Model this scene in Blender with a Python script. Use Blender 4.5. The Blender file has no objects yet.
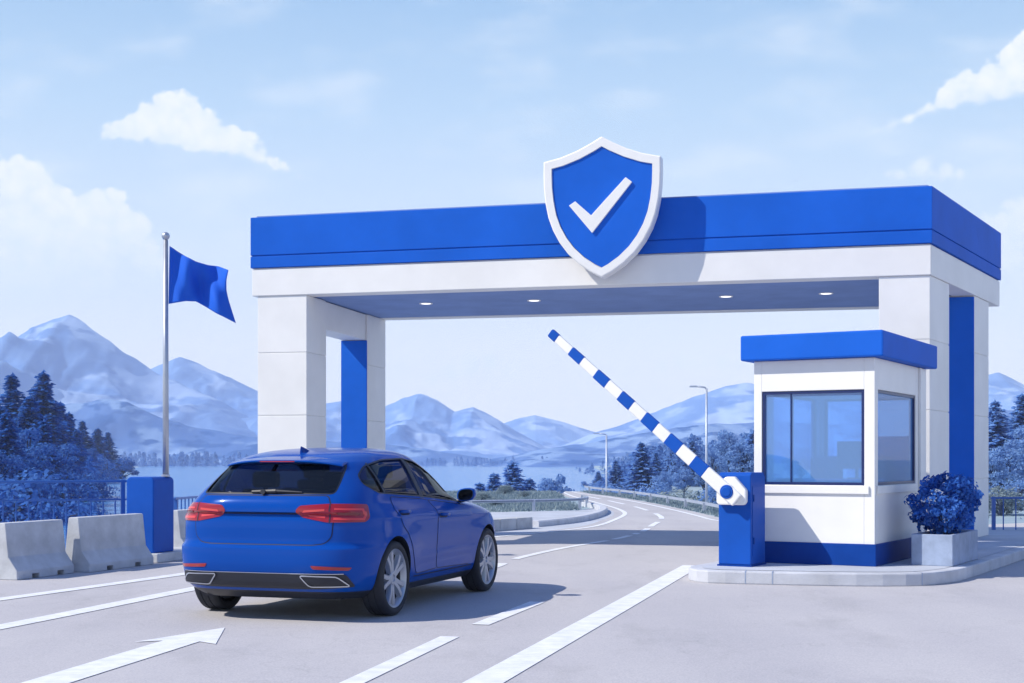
import bpy, bmesh, math, random
from mathutils import Vector, noise, geometry
R = math.radians
sc = bpy.context.scene
C = sc.collection
F, HZ, CX, CH = 1400.0, 460.0, 512.0, 1.4      # focal length (px), horizon row, centre column, eye height


def gp(x, y, z=0.0):
    """ground point at height z seen at photo pixel x,y (used to measure the place)"""
    D = (CH - z) * F / (y - HZ)
    return ((x - CX) / F * D, D)


def zat(y, D):
    return CH - (y - HZ) / F * D


def xat(x, D):
    return (x - CX) / F * D


# ------------------------------------------------------------------ helpers
class MB:
    def __init__(s):
        s.v, s.f, s.m = [], [], []

    def add(s, vs, fs, mi=0):
        o = len(s.v)
        s.v += [tuple(p) for p in vs]
        s.f += [tuple(i + o for i in f) for f in fs]
        s.m += [mi] * len(fs)

    def box(s, x0, x1, y0, y1, z0, z1, mi=0):
        s.prism([(x0, y0), (x1, y0), (x1, y1), (x0, y1)], z0, z1, mi)

    def prism(s, poly, z0, z1, mi=0):
        a = sum(poly[i][0] * poly[(i + 1) % len(poly)][1] - poly[(i + 1) % len(poly)][0] * poly[i][1] for i in range(len(poly)))
        if a < 0:
            poly = poly[::-1]
        n = len(poly)
        vs = [(p[0], p[1], z0) for p in poly] + [(p[0], p[1], z1) for p in poly]
        fs = [tuple(range(n - 1, -1, -1)), tuple(range(n, 2 * n))]
        fs += [(i, (i + 1) % n, n + (i + 1) % n, n + i) for i in range(n)]
        s.add(vs, fs, mi)

    def tube(s, pts, r, n=8, mi=0, cap=True):
        pts = [Vector(p) for p in pts]
        rs = r if isinstance(r, (list, tuple)) else [r] * len(pts)
        vs, up = [], None
        for i, p in enumerate(pts):
            t = (pts[min(i + 1, len(pts) - 1)] - pts[max(i - 1, 0)]).normalized()
            if up is None:
                up = Vector((0, 0, 1)) if abs(t.z) < .9 else Vector((1, 0, 0))
            a = t.cross(up).normalized()
            b = a.cross(t).normalized()
            up = b
            for k in range(n):
                w = 2 * math.pi * k / n
                vs.append(p + a * math.cos(w) * rs[i] + b * math.sin(w) * rs[i])
        fs = []
        for i in range(len(pts) - 1):
            for k in range(n):
                fs.append((i * n + k, i * n + (k + 1) % n, (i + 1) * n + (k + 1) % n, (i + 1) * n + k))
        if cap:
            fs.append(tuple(range(n - 1, -1, -1)))
            fs.append(tuple(range((len(pts) - 1) * n, len(pts) * n)))
        s.add(vs, fs, mi)

    def lathe(s, prof, n=32, M=lambda x, y, z: (x, y, z), mi=0, closed=False):
        """prof: list of (r, h); axis z mapped through M"""
        vs = [M(r * math.cos(2 * math.pi * k / n), r * math.sin(2 * math.pi * k / n), h) for r, h in prof for k in range(n)]
        fs = []
        L = len(prof)
        for i in range(L if closed else L - 1):
            j = (i + 1) % L
            for k in range(n):
                fs.append((i * n + k, i * n + (k + 1) % n, j * n + (k + 1) % n, j * n + k))
        s.add(vs, fs, mi)

    def build(s, name, mat, parent=None, smooth=False, bevel=0, seg=2):
        me = bpy.data.meshes.new(name)
        me.from_pydata(s.v, [], s.f)
        me.validate()
        for m in (mat if isinstance(mat, (list, tuple)) else [mat]):
            me.materials.append(m)
        if len(s.m) == len(me.polygons):
            me.polygons.foreach_set('material_index', s.m)
        if smooth:
            me.polygons.foreach_set('use_smooth', [True] * len(me.polygons))
        me.update()
        o = bpy.data.objects.new(name, me)
        C.objects.link(o)
        o.parent = parent
        if bevel:
            b = o.modifiers.new('Bevel', 'BEVEL')
            b.width, b.segments, b.limit_method, b.angle_limit = bevel, seg, 'ANGLE', R(35)
        return o


def fix_normals(o):
    bm = bmesh.new()
    bm.from_mesh(o.data)
    bmesh.ops.recalc_face_normals(bm, faces=bm.faces)
    bm.to_mesh(o.data)
    bm.free()
    return o


def smooth_angle(o, deg=35):
    me = o.data
    bm = bmesh.new()
    bm.from_mesh(me)
    for f in bm.faces:
        f.smooth = True
    for e in bm.edges:
        if len(e.link_faces) == 2 and e.calc_face_angle(0) > R(deg):
            e.smooth = False
    bm.to_mesh(me)
    bm.free()
    return o


def tag(o, label=None, cat=None, group=None, kind=None):
    if label: o['label'] = label
    if cat: o['category'] = cat
    if group: o['group'] = group
    if kind: o['kind'] = kind
    return o


def thing(name, label, cat, loc=(0, 0, 0), rotz=0, group=None):
    o = bpy.data.objects.new(name, None)
    o.empty_display_size = .2
    C.objects.link(o)
    o.location = loc
    o.rotation_euler = (0, 0, rotz)
    return tag(o, label, cat, group)


def copy_tree(o, parent=None):
    c = o.copy()
    C.objects.link(c)
    c.parent = parent
    for ch in list(o.children):
        copy_tree(ch, c)
    return c


# ------------------------------------------------------------------ materials
def nt(m):
    m.use_nodes = True
    return m.node_tree, m.node_tree.nodes, m.node_tree.links


def mat(name, col, rough=.6, metal=0, var=.0, scale=4, bump=0, bscale=60, coat=0, col2=None, spec=.5, stint=None, detail=6, stretch=None, streak=0):
    m = bpy.data.materials.new(name)
    t, N, L = nt(m)
    b = N['Principled BSDF']
    b.inputs['Base Color'].default_value = (*col, 1)
    b.inputs['Roughness'].default_value = rough
    b.inputs['Metallic'].default_value = metal
    b.inputs['Coat Weight'].default_value = coat
    b.inputs['Coat Roughness'].default_value = .04
    b.inputs['Specular IOR Level'].default_value = spec
    if stint: b.inputs['Specular Tint'].default_value = (*stint, 1)
    tc = N.new('ShaderNodeTexCoord')
    src = tc.outputs['Object']
    if stretch:
        mp = N.new('ShaderNodeMapping')
        mp.inputs['Scale'].default_value = stretch
        L.new(src, mp.inputs[0])
        src = mp.outputs[0]
    if var or col2:
        n = N.new('ShaderNodeTexNoise')
        n.inputs['Scale'].default_value = scale
        n.inputs['Detail'].default_value = detail
        n.inputs['Roughness'].default_value = .6
        L.new(src, n.inputs['Vector'])
        cr = N.new('ShaderNodeValToRGB')
        c2 = col2 or tuple(c * (1 - var) for c in col)
        c1 = col if col2 else tuple(min(1, c * (1 + var * .6)) for c in col)
        cr.color_ramp.elements[0].position, cr.color_ramp.elements[1].position = .36, .64
        cr.color_ramp.elements[0].color = (*c2, 1)
        cr.color_ramp.elements[1].color = (*c1, 1)
        L.new(n.outputs['Fac'], cr.inputs[0])
        L.new(cr.outputs[0], b.inputs['Base Color'])
    if bump:
        n2 = N.new('ShaderNodeTexNoise')
        n2.inputs['Scale'].default_value = bscale
        n2.inputs['Detail'].default_value = 5
        L.new(src, n2.inputs['Vector'])
        bp = N.new('ShaderNodeBump')
        bp.inputs['Strength'].default_value = bump
        bp.inputs['Distance'].default_value = .01
        L.new(n2.outputs['Fac'], bp.inputs['Height'])
        L.new(bp.outputs[0], b.inputs['Normal'])
    return m


def glass(name, tint, refl=1.5, rough=0.02, bright=.55, brighten=0):
    m = bpy.data.materials.new(name)
    t, N, L = nt(m)
    N.remove(N['Principled BSDF'])
    tr = N.new('ShaderNodeBsdfTransparent')
    tr.inputs[0].default_value = (*tint, 1)
    gl = N.new('ShaderNodeBsdfGlossy')
    gl.inputs['Roughness'].default_value = rough
    gl.inputs[0].default_value = (bright, bright * 1.1, bright * 1.3, 1) if bright < .75 else (1, 1, 1, 1)
    lw = N.new('ShaderNodeLayerWeight')        # the same from both sides of the thin pane
    lw.inputs[0].default_value = .5
    pw = N.new('ShaderNodeMath')
    pw.operation = 'POWER'
    pw.inputs[1].default_value = 4
    L.new(lw.outputs['Facing'], pw.inputs[0])
    fr = N.new('ShaderNodeMath')
    fr.operation = 'MULTIPLY_ADD'
    fr.inputs[1].default_value, fr.inputs[2].default_value = .30, refl
    L.new(pw.outputs[0], fr.inputs[0])
    mx = N.new('ShaderNodeMixShader')
    L.new(fr.outputs[0], mx.inputs[0])
    if brighten:        # blue diffuse tone mixed in, standing in for a brighter interior
        df = N.new('ShaderNodeBsdfDiffuse')
        df.inputs[0].default_value = (.20, .48, 1.0, 1)
        m2 = N.new('ShaderNodeMixShader')
        m2.inputs[0].default_value = brighten
        L.new(tr.outputs[0], m2.inputs[1])
        L.new(df.outputs[0], m2.inputs[2])
        tr = m2
    L.new(tr.outputs[0], mx.inputs[1])
    L.new(gl.outputs[0], mx.inputs[2])
    L.new(mx.outputs[0], N['Material Output'].inputs[0])
    return m


def leaf_mat(name, dark, mid, light):
    m = bpy.data.materials.new(name)
    t, N, L = nt(m)
    b = N['Principled BSDF']
    b.inputs['Roughness'].default_value = .7
    b.inputs['Specular IOR Level'].default_value = .06
    g = N.new('ShaderNodeNewGeometry')
    tl = N.new('ShaderNodeBsdfTranslucent')
    ms = N.new('ShaderNodeMixShader')
    ms.inputs[0].default_value = .45
    L.new(b.outputs[0], ms.inputs[1])
    L.new(tl.outputs[0], ms.inputs[2])
    L.new(ms.outputs[0], N['Material Output'].inputs[0])
    tc = N.new('ShaderNodeTexCoord')
    n = N.new('ShaderNodeTexNoise')
    n.inputs['Scale'].default_value = 1.3
    n.inputs['Detail'].default_value = 2
    L.new(tc.outputs['Object'], n.inputs['Vector'])
    ad = N.new('ShaderNodeMath')
    ad.operation = 'MULTIPLY_ADD'
    ad.inputs[1].default_value = .45
    L.new(g.outputs['Random Per Island'], ad.inputs[0])
    mu = N.new('ShaderNodeMath')
    mu.operation = 'MULTIPLY'
    mu.inputs[1].default_value = .55
    L.new(n.outputs['Fac'], mu.inputs[0])
    L.new(mu.outputs[0], ad.inputs[2])
    cr = N.new('ShaderNodeValToRGB')
    e = cr.color_ramp.elements
    e[0].position, e[0].color = .2, (*dark, 1)
    e[1].position, e[1].color = .85, (*light, 1)
    k = e.new(.5)
    k.color = (*mid, 1)
    L.new(ad.outputs[0], cr.inputs[0])
    L.new(cr.outputs[0], b.inputs['Base Color'])
    L.new(cr.outputs[0], tl.inputs[0])
    return m


M = {}
M['white'] = mat('white_cladding', (.80, .795, .785), .55, var=.05, scale=1.2, bump=.05, bscale=40)
M['white2'] = mat('white_paint', (.80, .797, .79), .45, var=.03, scale=3)
M['soffit'] = mat('grey_soffit', (.21, .31, .58), .7, spec=.1, var=.08, scale=1.5)
M['blue'] = mat('blue_cladding', (.016, .120, .58), .50, spec=.04, stint=(.3, .5, 1), var=.10, scale=.8, bump=.03, bscale=20)
M['blue2'] = mat('blue_paint', (.012, .085, .43), .45, spec=.14, stint=(.3, .5, 1), var=.08, scale=2)
M['navy'] = mat('navy_paint', (.007, .050, .28), .5, spec=.12, stint=(.3, .5, 1), var=.1, scale=3)
M['railblue'] = mat('rail_paint', (.02, .11, .42), .35, var=.06, scale=5)
M['frameblue'] = mat('dark_blue_frame', (.006, .02, .11), .35)
M['steel'] = mat('brushed_steel', (.45, .48, .55), .38, .7, var=.08, scale=8)
M['galv'] = mat('galvanised_steel', (.42, .47, .58), .45, .4, var=.1, scale=10)
M['concrete'] = mat('cast_concrete', (.50, .52, .56), .85, var=.16, scale=3.5, bump=.35, bscale=45)
M['kerb'] = mat('kerb_stone', (.52, .54, .60), .8, var=.14, scale=2.2, bump=.25, bscale=60)
M['planter'] = mat('planter_concrete', (.30, .37, .52), .8, var=.16, scale=5, bump=.25, bscale=50)
M['paving'] = mat('pale_paving', (.46, .49, .56), .85, var=.12, scale=.9, bump=.15, bscale=30)
M['roadpaint'] = mat('road_paint', (.80, .81, .83), .7, col2=(.66, .68, .73), scale=6, bump=.2, bscale=80)
M['black'] = mat('black_plastic', (.010, .013, .025), .45)
M['rubber'] = mat('tyre_rubber', (.014, .017, .028), .75, bump=.15, bscale=120)
M['alloy'] = mat('alloy_wheel', (.36, .39, .46), .35, .7)
M['chrome'] = mat('chrome_trim', (.50, .53, .60), .18, 1)
M['disc'] = mat('brake_disc', (.022, .028, .045), .5, .2)
M['carpaint'] = mat('blue_car_paint', (.003, .060, .34), .20, .0, coat=.25, spec=.05, stint=(.12, .35, 1))
M['cargap'] = mat('panel_gap', (.003, .008, .04), .7)
M['redlens'] = mat('red_lens', (.30, .008, .016), .18, coat=.6)
M['redbar'] = mat('bright_red_lens', (.62, .05, .05), .22, coat=.5)
M['reddark'] = mat('dark_red_lens', (.16, .008, .02), .2, coat=.5)
M['seatcloth'] = mat('seat_cloth', (.03, .04, .075), .8)
M['cabin'] = mat('cabin_trim', (.022, .03, .055), .8)
M['bark'] = mat('blue_grey_bark', (.04, .06, .13), .9, var=.3, scale=6)
M['soil'] = mat('soil', (.03, .035, .06), .95, var=.3, scale=20)
M['lampglow'] = bpy.data.materials.new('lit_downlight')
t_, N_, L_ = nt(M['lampglow'])
N_['Principled BSDF'].inputs['Emission Color'].default_value = (1, .98, .94, 1)
N_['Principled BSDF'].inputs['Emission Strength'].default_value = 2.2
M['glass'] = glass('booth_glass', (.44, .68, 1.0), .07, .01, .8, .40)
M['carglass'] = glass('car_glass', (.075, .125, .25), .05, .01, .8)
M['conifer'] = leaf_mat('conifer_needles', (.018, .085, .34), (.035, .15, .50), (.08, .27, .70))
M['broadleaf'] = leaf_mat('broad_leaves', (.028, .11, .39), (.055, .17, .50), (.11, .28, .64))
M['conifer_hazed'] = leaf_mat('hazed_conifer_needles', (.11, .27, .62), (.17, .35, .70), (.27, .47, .80))  # conifer needles again, with blue distance haze painted into the colour
M['broad_hazed'] = leaf_mat('hazed_broad_leaves', (.11, .24, .52), (.19, .34, .64), (.31, .48, .74))  # broad leaves again, lightened to imitate haze
M['shrubleaf'] = leaf_mat('shrub_leaves', (.010, .065, .32), (.04, .16, .56), (.12, .31, .76))
M['meadowleaf'] = leaf_mat('meadow_leaves', (.12, .18, .24), (.24, .31, .36), (.42, .49, .48))
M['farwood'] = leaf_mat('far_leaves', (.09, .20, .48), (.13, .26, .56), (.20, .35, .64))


def ground_mat():
    m = mat('meadow_ground', (.34, .42, .44), .95, col2=(.20, .29, .38), scale=.25, bump=.4, bscale=8)
    return m


def asphalt_mat():
    m = bpy.data.materials.new('pale_asphalt')
    t, N, L = nt(m)
    b = N['Principled BSDF']
    b.inputs['Roughness'].default_value = .82
    b.inputs['Specular IOR Level'].default_value = .25
    tc = N.new('ShaderNodeTexCoord')
    def nz(scale, det, ro=.6, st=None):
        n = N.new('ShaderNodeTexNoise')
        n.inputs['Scale'].default_value = scale
        n.inputs['Detail'].default_value = det
        n.inputs['Roughness'].default_value = ro
        if st:
            mp = N.new('ShaderNodeMapping')
            mp.inputs['Rotation'].default_value = (0, 0, R(15))
            mp.inputs['Scale'].default_value = st
            L.new(tc.outputs['Object'], mp.inputs[0])
            L.new(mp.outputs[0], n.inputs['Vector'])
        else:
            L.new(tc.outputs['Object'], n.inputs['Vector'])
        return n.outputs['Fac']
    big, lane, grit = nz(.35, 4), nz(.9, 3, .5, (1.0, .12, 1)), nz(70, 3, .7)
    cr = N.new('ShaderNodeValToRGB')
    cr.color_ramp.elements[0].position, cr.color_ramp.elements[0].color = .3, (.43, .42, .45, 1)
    cr.color_ramp.elements[1].position, cr.color_ramp.elements[1].color = .7, (.535, .52, .53, 1)
    mix = N.new('ShaderNodeMix')
    mix.data_type = 'FLOAT'
    mix.inputs[0].default_value = .5
    L.new(big, mix.inputs[2])
    L.new(lane, mix.inputs[3])
    L.new(mix.outputs[0], cr.inputs[0])
    cg = N.new('ShaderNodeValToRGB')
    cg.color_ramp.elements[0].position, cg.color_ramp.elements[0].color = .32, (.80, .81, .84, 1)
    cg.color_ramp.elements[1].position, cg.color_ramp.elements[1].color = .62, (1.06, 1.05, 1.04, 1)
    L.new(grit, cg.inputs[0])
    mul = N.new('ShaderNodeMix')
    mul.data_type, mul.blend_type = 'RGBA', 'MULTIPLY'
    mul.inputs[0].default_value = 1
    L.new(cr.outputs[0], mul.inputs[6])
    L.new(cg.outputs[0], mul.inputs[7])
    # hairline cracks and old stains of the surface itself
    vo = N.new('ShaderNodeTexVoronoi')
    vo.feature = 'DISTANCE_TO_EDGE'
    vo.inputs['Scale'].default_value = .42
    wv = N.new('ShaderNodeTexNoise')
    wv.inputs['Scale'].default_value = 1.6
    wv.inputs['Detail'].default_value = 4
    L.new(tc.outputs['Object'], wv.inputs['Vector'])
    va = N.new('ShaderNodeVectorMath')
    va.operation = 'MULTIPLY_ADD'
    va.inputs[1].default_value = (1.3, 1.3, 0)
    L.new(wv.outputs['Color'], va.inputs[0])
    L.new(tc.outputs['Object'], va.inputs[2])
    L.new(va.outputs[0], vo.inputs['Vector'])
    ck = N.new('ShaderNodeMapRange')
    ck.inputs[1].default_value, ck.inputs[2].default_value, ck.inputs[3].default_value, ck.inputs[4].default_value = .0, .005, .91, 1.0
    L.new(vo.outputs['Distance'], ck.inputs[0])
    st = N.new('ShaderNodeMapRange')
    st.inputs[1].default_value, st.inputs[2].default_value, st.inputs[3].default_value, st.inputs[4].default_value = .28, .48, .86, 1.0
    L.new(nz(1.1, 6, .7, (1, .45, 1)), st.inputs[0])
    mm = N.new('ShaderNodeMath')
    mm.operation = 'MULTIPLY'
    L.new(ck.outputs[0], mm.inputs[0])
    L.new(st.outputs[0], mm.inputs[1])
    m3 = N.new('ShaderNodeMix')
    m3.data_type, m3.blend_type = 'RGBA', 'MULTIPLY'
    m3.inputs[0].default_value = 1
    L.new(mul.outputs[2], m3.inputs[6])
    L.new(mm.outputs[0], m3.inputs[7])
    L.new(m3.outputs[2], b.inputs['Base Color'])
    bp = N.new('ShaderNodeBump')
    bp.inputs['Strength'].default_value = .35
    bp.inputs['Distance'].default_value = .006
    L.new(grit, bp.inputs['Height'])
    L.new(bp.outputs[0], b.inputs['Normal'])
    return m


def water_mat():
    m = bpy.data.materials.new('lake_water')
    t, N, L = nt(m)
    b = N['Principled BSDF']
    b.inputs['Base Color'].default_value = (.07, .24, .55, 1)
    b.inputs['Roughness'].default_value = .12
    b.inputs['IOR'].default_value = 1.33
    tc = N.new('ShaderNodeTexCoord')
    mp = N.new('ShaderNodeMapping')
    mp.inputs['Scale'].default_value = (.03, .22, 1)
    L.new(tc.outputs['Object'], mp.inputs[0])
    n = N.new('ShaderNodeTexNoise')
    n.inputs['Scale'].default_value = 2.2
    n.inputs['Detail'].default_value = 5
    L.new(mp.outputs[0], n.inputs['Vector'])
    bp = N.new('ShaderNodeBump')
    bp.inputs['Strength'].default_value = .9
    bp.inputs['Distance'].default_value = 1.2
    L.new(n.outputs['Fac'], bp.inputs['Height'])
    L.new(bp.outputs[0], b.inputs['Normal'])
    return m


def rock_mat(name, base, pale, wood, scale):
    """mountain: pale scree, bare slopes and darker wooded patches, all patterns of the ground itself"""
    m = bpy.data.materials.new(name)
    t, N, L = nt(m)
    b = N['Principled BSDF']
    b.inputs['Roughness'].default_value = .95
    b.inputs['Specular IOR Level'].default_value = .1
    tc = N.new('ShaderNodeTexCoord')
    def nz(s, d, st=None):
        n = N.new('ShaderNodeTexNoise')
        n.inputs['Scale'].default_value = s
        n.inputs['Detail'].default_value = d
        mp = N.new('ShaderNodeMapping')
        mp.inputs['Scale'].default_value = st or (1, 1, 1)
        L.new(tc.outputs['Object'], mp.inputs[0])
        L.new(mp.outputs[0], n.inputs['Vector'])
        return n.outputs['Fac']
    def ramp(src, p0, p1):
        c = N.new('ShaderNodeMapRange')
        c.interpolation_type = 'SMOOTHSTEP'
        c.inputs[1].default_value, c.inputs[2].default_value = p0, p1
        L.new(src, c.inputs[0])
        return c.outputs[0]
    def mixc(f, a, bcol):
        x = N.new('ShaderNodeMix')
        x.data_type = 'RGBA'
        L.new(f, x.inputs[0])
        if isinstance(a, tuple): x.inputs[6].default_value = (*a, 1)
        else: L.new(a, x.inputs[6])
        x.inputs[7].default_value = (*bcol, 1)
        return x.outputs[2]
    c = mixc(ramp(nz(scale * 2.0, 6, (1, .5, 1.6)), .47, .58), base, pale)
    c = mixc(ramp(nz(scale * 3.1, 7, (1, .5, 2.0)), .52, .60), c, wood)
    L.new(c, b.inputs['Base Color'])
    return m


M['ground'], M['asphalt'], M['water'] = ground_mat(), asphalt_mat(), water_mat()
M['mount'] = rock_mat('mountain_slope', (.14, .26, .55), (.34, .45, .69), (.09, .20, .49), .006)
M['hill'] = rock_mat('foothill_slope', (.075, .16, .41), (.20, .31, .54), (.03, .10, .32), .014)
# ------------------------------------------------------------------ terrain, lake, mountains
def smooth01(t):
    t = max(0., min(1., t))
    return t * t * (3 - 2 * t)


PLATEAU = [(-60, -70), (-60, 6), (-16, 15.0), (-9.5, 18.3), (-6.0, 20.35), (-5.7, 22), (-5.3, 26), (-5.8, 31), (-6.6, 36), (-7.4, 44), (-7.6, 55),
           (-6, 60), (0, 62.5), (2.0, 64), (3.4, 63), (4.7, 55), (5.7, 46), (6.4, 39), (8, 35), (14, 33), (70, 33), (70, -70)]


def sdist(x, y, poly):
    ins, best = False, 1e9
    n = len(poly)
    for i in range(n):
        x0, y0 = poly[i]
        x1, y1 = poly[(i + 1) % n]
        if (y0 > y) != (y1 > y) and x < (x1 - x0) * (y - y0) / (y1 - y0) + x0:
            ins = not ins
        dx, dy = x1 - x0, y1 - y0
        t = max(0, min(1, ((x - x0) * dx + (y - y0) * dy) / (dx * dx + dy * dy)))
        best = min(best, math.hypot(x - x0 - t * dx, y - y0 - t * dy))
    return best if ins else -best


LAKE = -3.0


def terrain(x, y):
    n = noise.noise(Vector((x * .02, y * .02, 3.3)))
    n2 = noise.noise(Vector((x * .09, y * .09, 7.7)))
    z = -6.0
    # right hand land
    e = x - (.052 * y + 2.5 + 3 * n) if y > 40 else x - 5
    if y > 25:
        z = max(z, -6 + 3.9 * smooth01(e / 9 + .3) + .35 * n2 + .012 * max(0, min(e, 250)))
    # wooded bank on the left
    if y > 60:
        e = (-51.0 - .262 * (y - 170) + 5 * n) - x - max(0, 108 - y) * .9
        z = max(z, -6 + 3.6 * smooth01(e / 10 + .5) + 3.2 * smooth01(e / 45) + .4 * n2)
    d = sdist(x, y, PLATEAU) if -80 < x < 90 and y < 90 else -99
    if d > -6:
        k = smooth01((d + 3.2) / 3.2)
        z = z + (0 - z) * k if d < 0 else 0.0
    return z


def axis(dense0, dense1, step, lo, hi, g=1.16):
    a = []
    v = dense0
    while v <= dense1:
        a.append(v)
        v += step
    s = step
    v = a[-1]
    while v < hi:
        s *= g
        v += s
        a.append(min(v, hi))
    s, v = step, dense0
    while v > lo:
        s *= g
        v -= s
        a.insert(0, max(v, lo))
    return a


def build_ground():
    xs, ys = axis(-18, 16, .75, -2500, 2500), axis(-4, 70, .75, -70, 2700)
    b = MB()
    vs = [(x, y, terrain(x, y)) for y in ys for x in xs]
    n = len(xs)
    fs = [(j * n + i, j * n + i + 1, (j + 1) * n + i + 1, (j + 1) * n + i) for j in range(len(ys) - 1) for i in range(n - 1)]
    b.add(vs, fs)
    tag(b.build('ground', M['ground'], smooth=True), 'grassy ground sloping from the road down to the lake', 'ground', kind='structure')
    w = MB()
    w.add([(-2500, -70, LAKE), (2500, -70, LAKE), (2500, 2700, LAKE), (-2500, 2700, LAKE)], [(0, 1, 2, 3)])
    tag(w.build('lake', M['water']), 'calm pale blue lake below the mountains', 'lake', kind='structure')


def lerp_prof(P, x):
    if x <= P[0][0]: return P[0][1]
    for (x0, y0), (x1, y1) in zip(P, P[1:]):
        if x <= x1:
            return y0 + (y1 - y0) * (x - x0) / (x1 - x0)
    return P[-1][1]


def mountain(name, prof, x0, x1, D0, D1, D2, seed, mtl, label, rough=.30, fx=.012, nu=260, nv=100, spur=.16):
    """a massif from its foot (D0) over its crest (D1) to its back (D2); prof = crest line"""
    b = MB()
    vs = []
    for j in range(nv + 1):
        v = j / nv
        for i in range(nu + 1):
            px = x0 + (x1 - x0) * i / nu
            xw = xat(px, D1)
            wob = noise.noise(Vector((px * fx * 1.7, seed, 0)))
            # spurs run down from the crest: depth of each height line is pushed in and out
            D = D0 + (D2 - D0) * v
            X = xw * (.55 + .45 * D / D1)
            crest = D1 + (D1 - D0) * .12 * wob
            t = (D - D0) / (crest - D0) if D < crest else 1 - (D - crest) / (D2 - crest)
            t = max(0, min(1, t))
            sp = 0
            amp, fr = 1.0, fx
            for o in range(5):
                q = noise.noise(Vector((X * fr * .62 + 11 * o, D * fr * .30, seed + o)))
                sp += amp * (1 - 2 * abs(q) - .55)
                amp *= .52
                fr *= 2.05
            h = zat(lerp_prof(prof, px), D1) + 5
            edge = smooth01(min(px - x0, x1 - px) / 40.)
            base = h * (t ** 1.25)
            z = -5 + max(0, base + rough * h * sp * (4 * t * (1 - t)) * .86 + rough * .08 * h * sp * t) * edge
            vs.append((X, D, z))
    n = nu + 1
    fs = [(j * n + i, j * n + i + 1, (j + 1) * n + i + 1, (j + 1) * n + i) for j in range(nv) for i in range(nu)]
    b.add(vs, fs)
    return tag(b.build(name, mtl, smooth=True), label, 'mountain' if 'mount' in name else 'hill', kind='structure')


def build_mountains():
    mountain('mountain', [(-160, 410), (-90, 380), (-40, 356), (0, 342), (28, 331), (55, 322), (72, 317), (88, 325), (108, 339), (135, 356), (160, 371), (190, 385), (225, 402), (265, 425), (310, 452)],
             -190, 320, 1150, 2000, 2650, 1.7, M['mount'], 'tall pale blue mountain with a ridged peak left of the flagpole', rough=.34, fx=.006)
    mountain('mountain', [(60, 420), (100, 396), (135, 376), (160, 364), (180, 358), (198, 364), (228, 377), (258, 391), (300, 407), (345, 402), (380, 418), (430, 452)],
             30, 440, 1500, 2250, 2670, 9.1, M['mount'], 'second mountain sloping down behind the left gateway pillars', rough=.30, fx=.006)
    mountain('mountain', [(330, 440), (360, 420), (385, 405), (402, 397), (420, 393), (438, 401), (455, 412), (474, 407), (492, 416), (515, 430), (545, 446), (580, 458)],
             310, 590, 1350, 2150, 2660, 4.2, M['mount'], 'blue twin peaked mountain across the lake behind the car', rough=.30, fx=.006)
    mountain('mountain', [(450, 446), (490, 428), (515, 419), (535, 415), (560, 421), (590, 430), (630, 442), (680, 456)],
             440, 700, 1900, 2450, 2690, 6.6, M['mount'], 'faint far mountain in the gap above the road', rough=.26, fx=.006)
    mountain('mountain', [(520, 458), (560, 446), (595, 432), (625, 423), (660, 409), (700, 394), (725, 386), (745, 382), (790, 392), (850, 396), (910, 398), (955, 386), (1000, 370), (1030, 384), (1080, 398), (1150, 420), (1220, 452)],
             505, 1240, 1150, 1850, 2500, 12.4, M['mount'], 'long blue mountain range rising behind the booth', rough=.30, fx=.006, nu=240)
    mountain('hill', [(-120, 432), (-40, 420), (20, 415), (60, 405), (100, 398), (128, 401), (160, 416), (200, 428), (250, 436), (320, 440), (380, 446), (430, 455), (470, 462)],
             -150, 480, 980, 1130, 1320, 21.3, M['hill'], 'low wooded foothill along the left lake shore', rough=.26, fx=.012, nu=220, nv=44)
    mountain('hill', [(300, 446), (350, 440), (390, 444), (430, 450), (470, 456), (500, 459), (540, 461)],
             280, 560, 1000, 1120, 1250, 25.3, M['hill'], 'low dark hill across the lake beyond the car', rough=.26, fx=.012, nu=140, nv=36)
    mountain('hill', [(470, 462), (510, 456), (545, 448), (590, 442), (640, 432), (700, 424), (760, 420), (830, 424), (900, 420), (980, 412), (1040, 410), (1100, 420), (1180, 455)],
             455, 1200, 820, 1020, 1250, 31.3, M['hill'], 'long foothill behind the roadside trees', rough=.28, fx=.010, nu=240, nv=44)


# ------------------------------------------------------------------ roads, kerbs and markings
def sheet(name, poly, z, m, label, cat):
    b = MB()
    vs = [Vector((p[0], p[1], 0)) for p in poly]
    tris = geometry.tessellate_polygon([vs])
    b.add([(p[0], p[1], z) for p in poly], [t for t in tris])
    o = b.build(name, m)
    bm = bmesh.new()
    bm.from_mesh(o.data)
    for f in bm.faces:
        if f.normal.z < 0: f.normal_flip()
    bm.to_mesh(o.data)
    bm.free()
    return tag(o, label, cat, kind='structure')


def resample(P, step):
    out = [Vector(P[0])]
    # Catmull-Rom through P
    pts = [Vector(p) for p in P]
    pts = [pts[0] * 2 - pts[1]] + pts + [pts[-1] * 2 - pts[-2]]
    for i in range(1, len(pts) - 2):
        a, b, c, d = pts[i - 1:i + 3]
        k = max(2, int((c - b).length / step))
        for j in range(1, k + 1):
            t = j / k
            out.append(.5 * ((2 * b) + (c - a) * t + (2 * a - 5 * b + 4 * c - d) * t * t + (3 * b - a - 3 * c + d) * t ** 3))
    return out


def ribbon(mb, P, w, z, step=.4):
    pts = resample(P, step)
    vs = []
    for i, p in enumerate(pts):
        t = (pts[min(i + 1, len(pts) - 1)] - pts[max(0, i - 1)]).normalized()
        nrm = Vector((t.y, -t.x))
        vs += [(*(p - nrm * w / 2), z), (*(p + nrm * w / 2), z)]
    mb.add(vs, [(2 * i, 2 * i + 1, 2 * i + 3, 2 * i + 2) for i in range(len(pts) - 1)])


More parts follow.
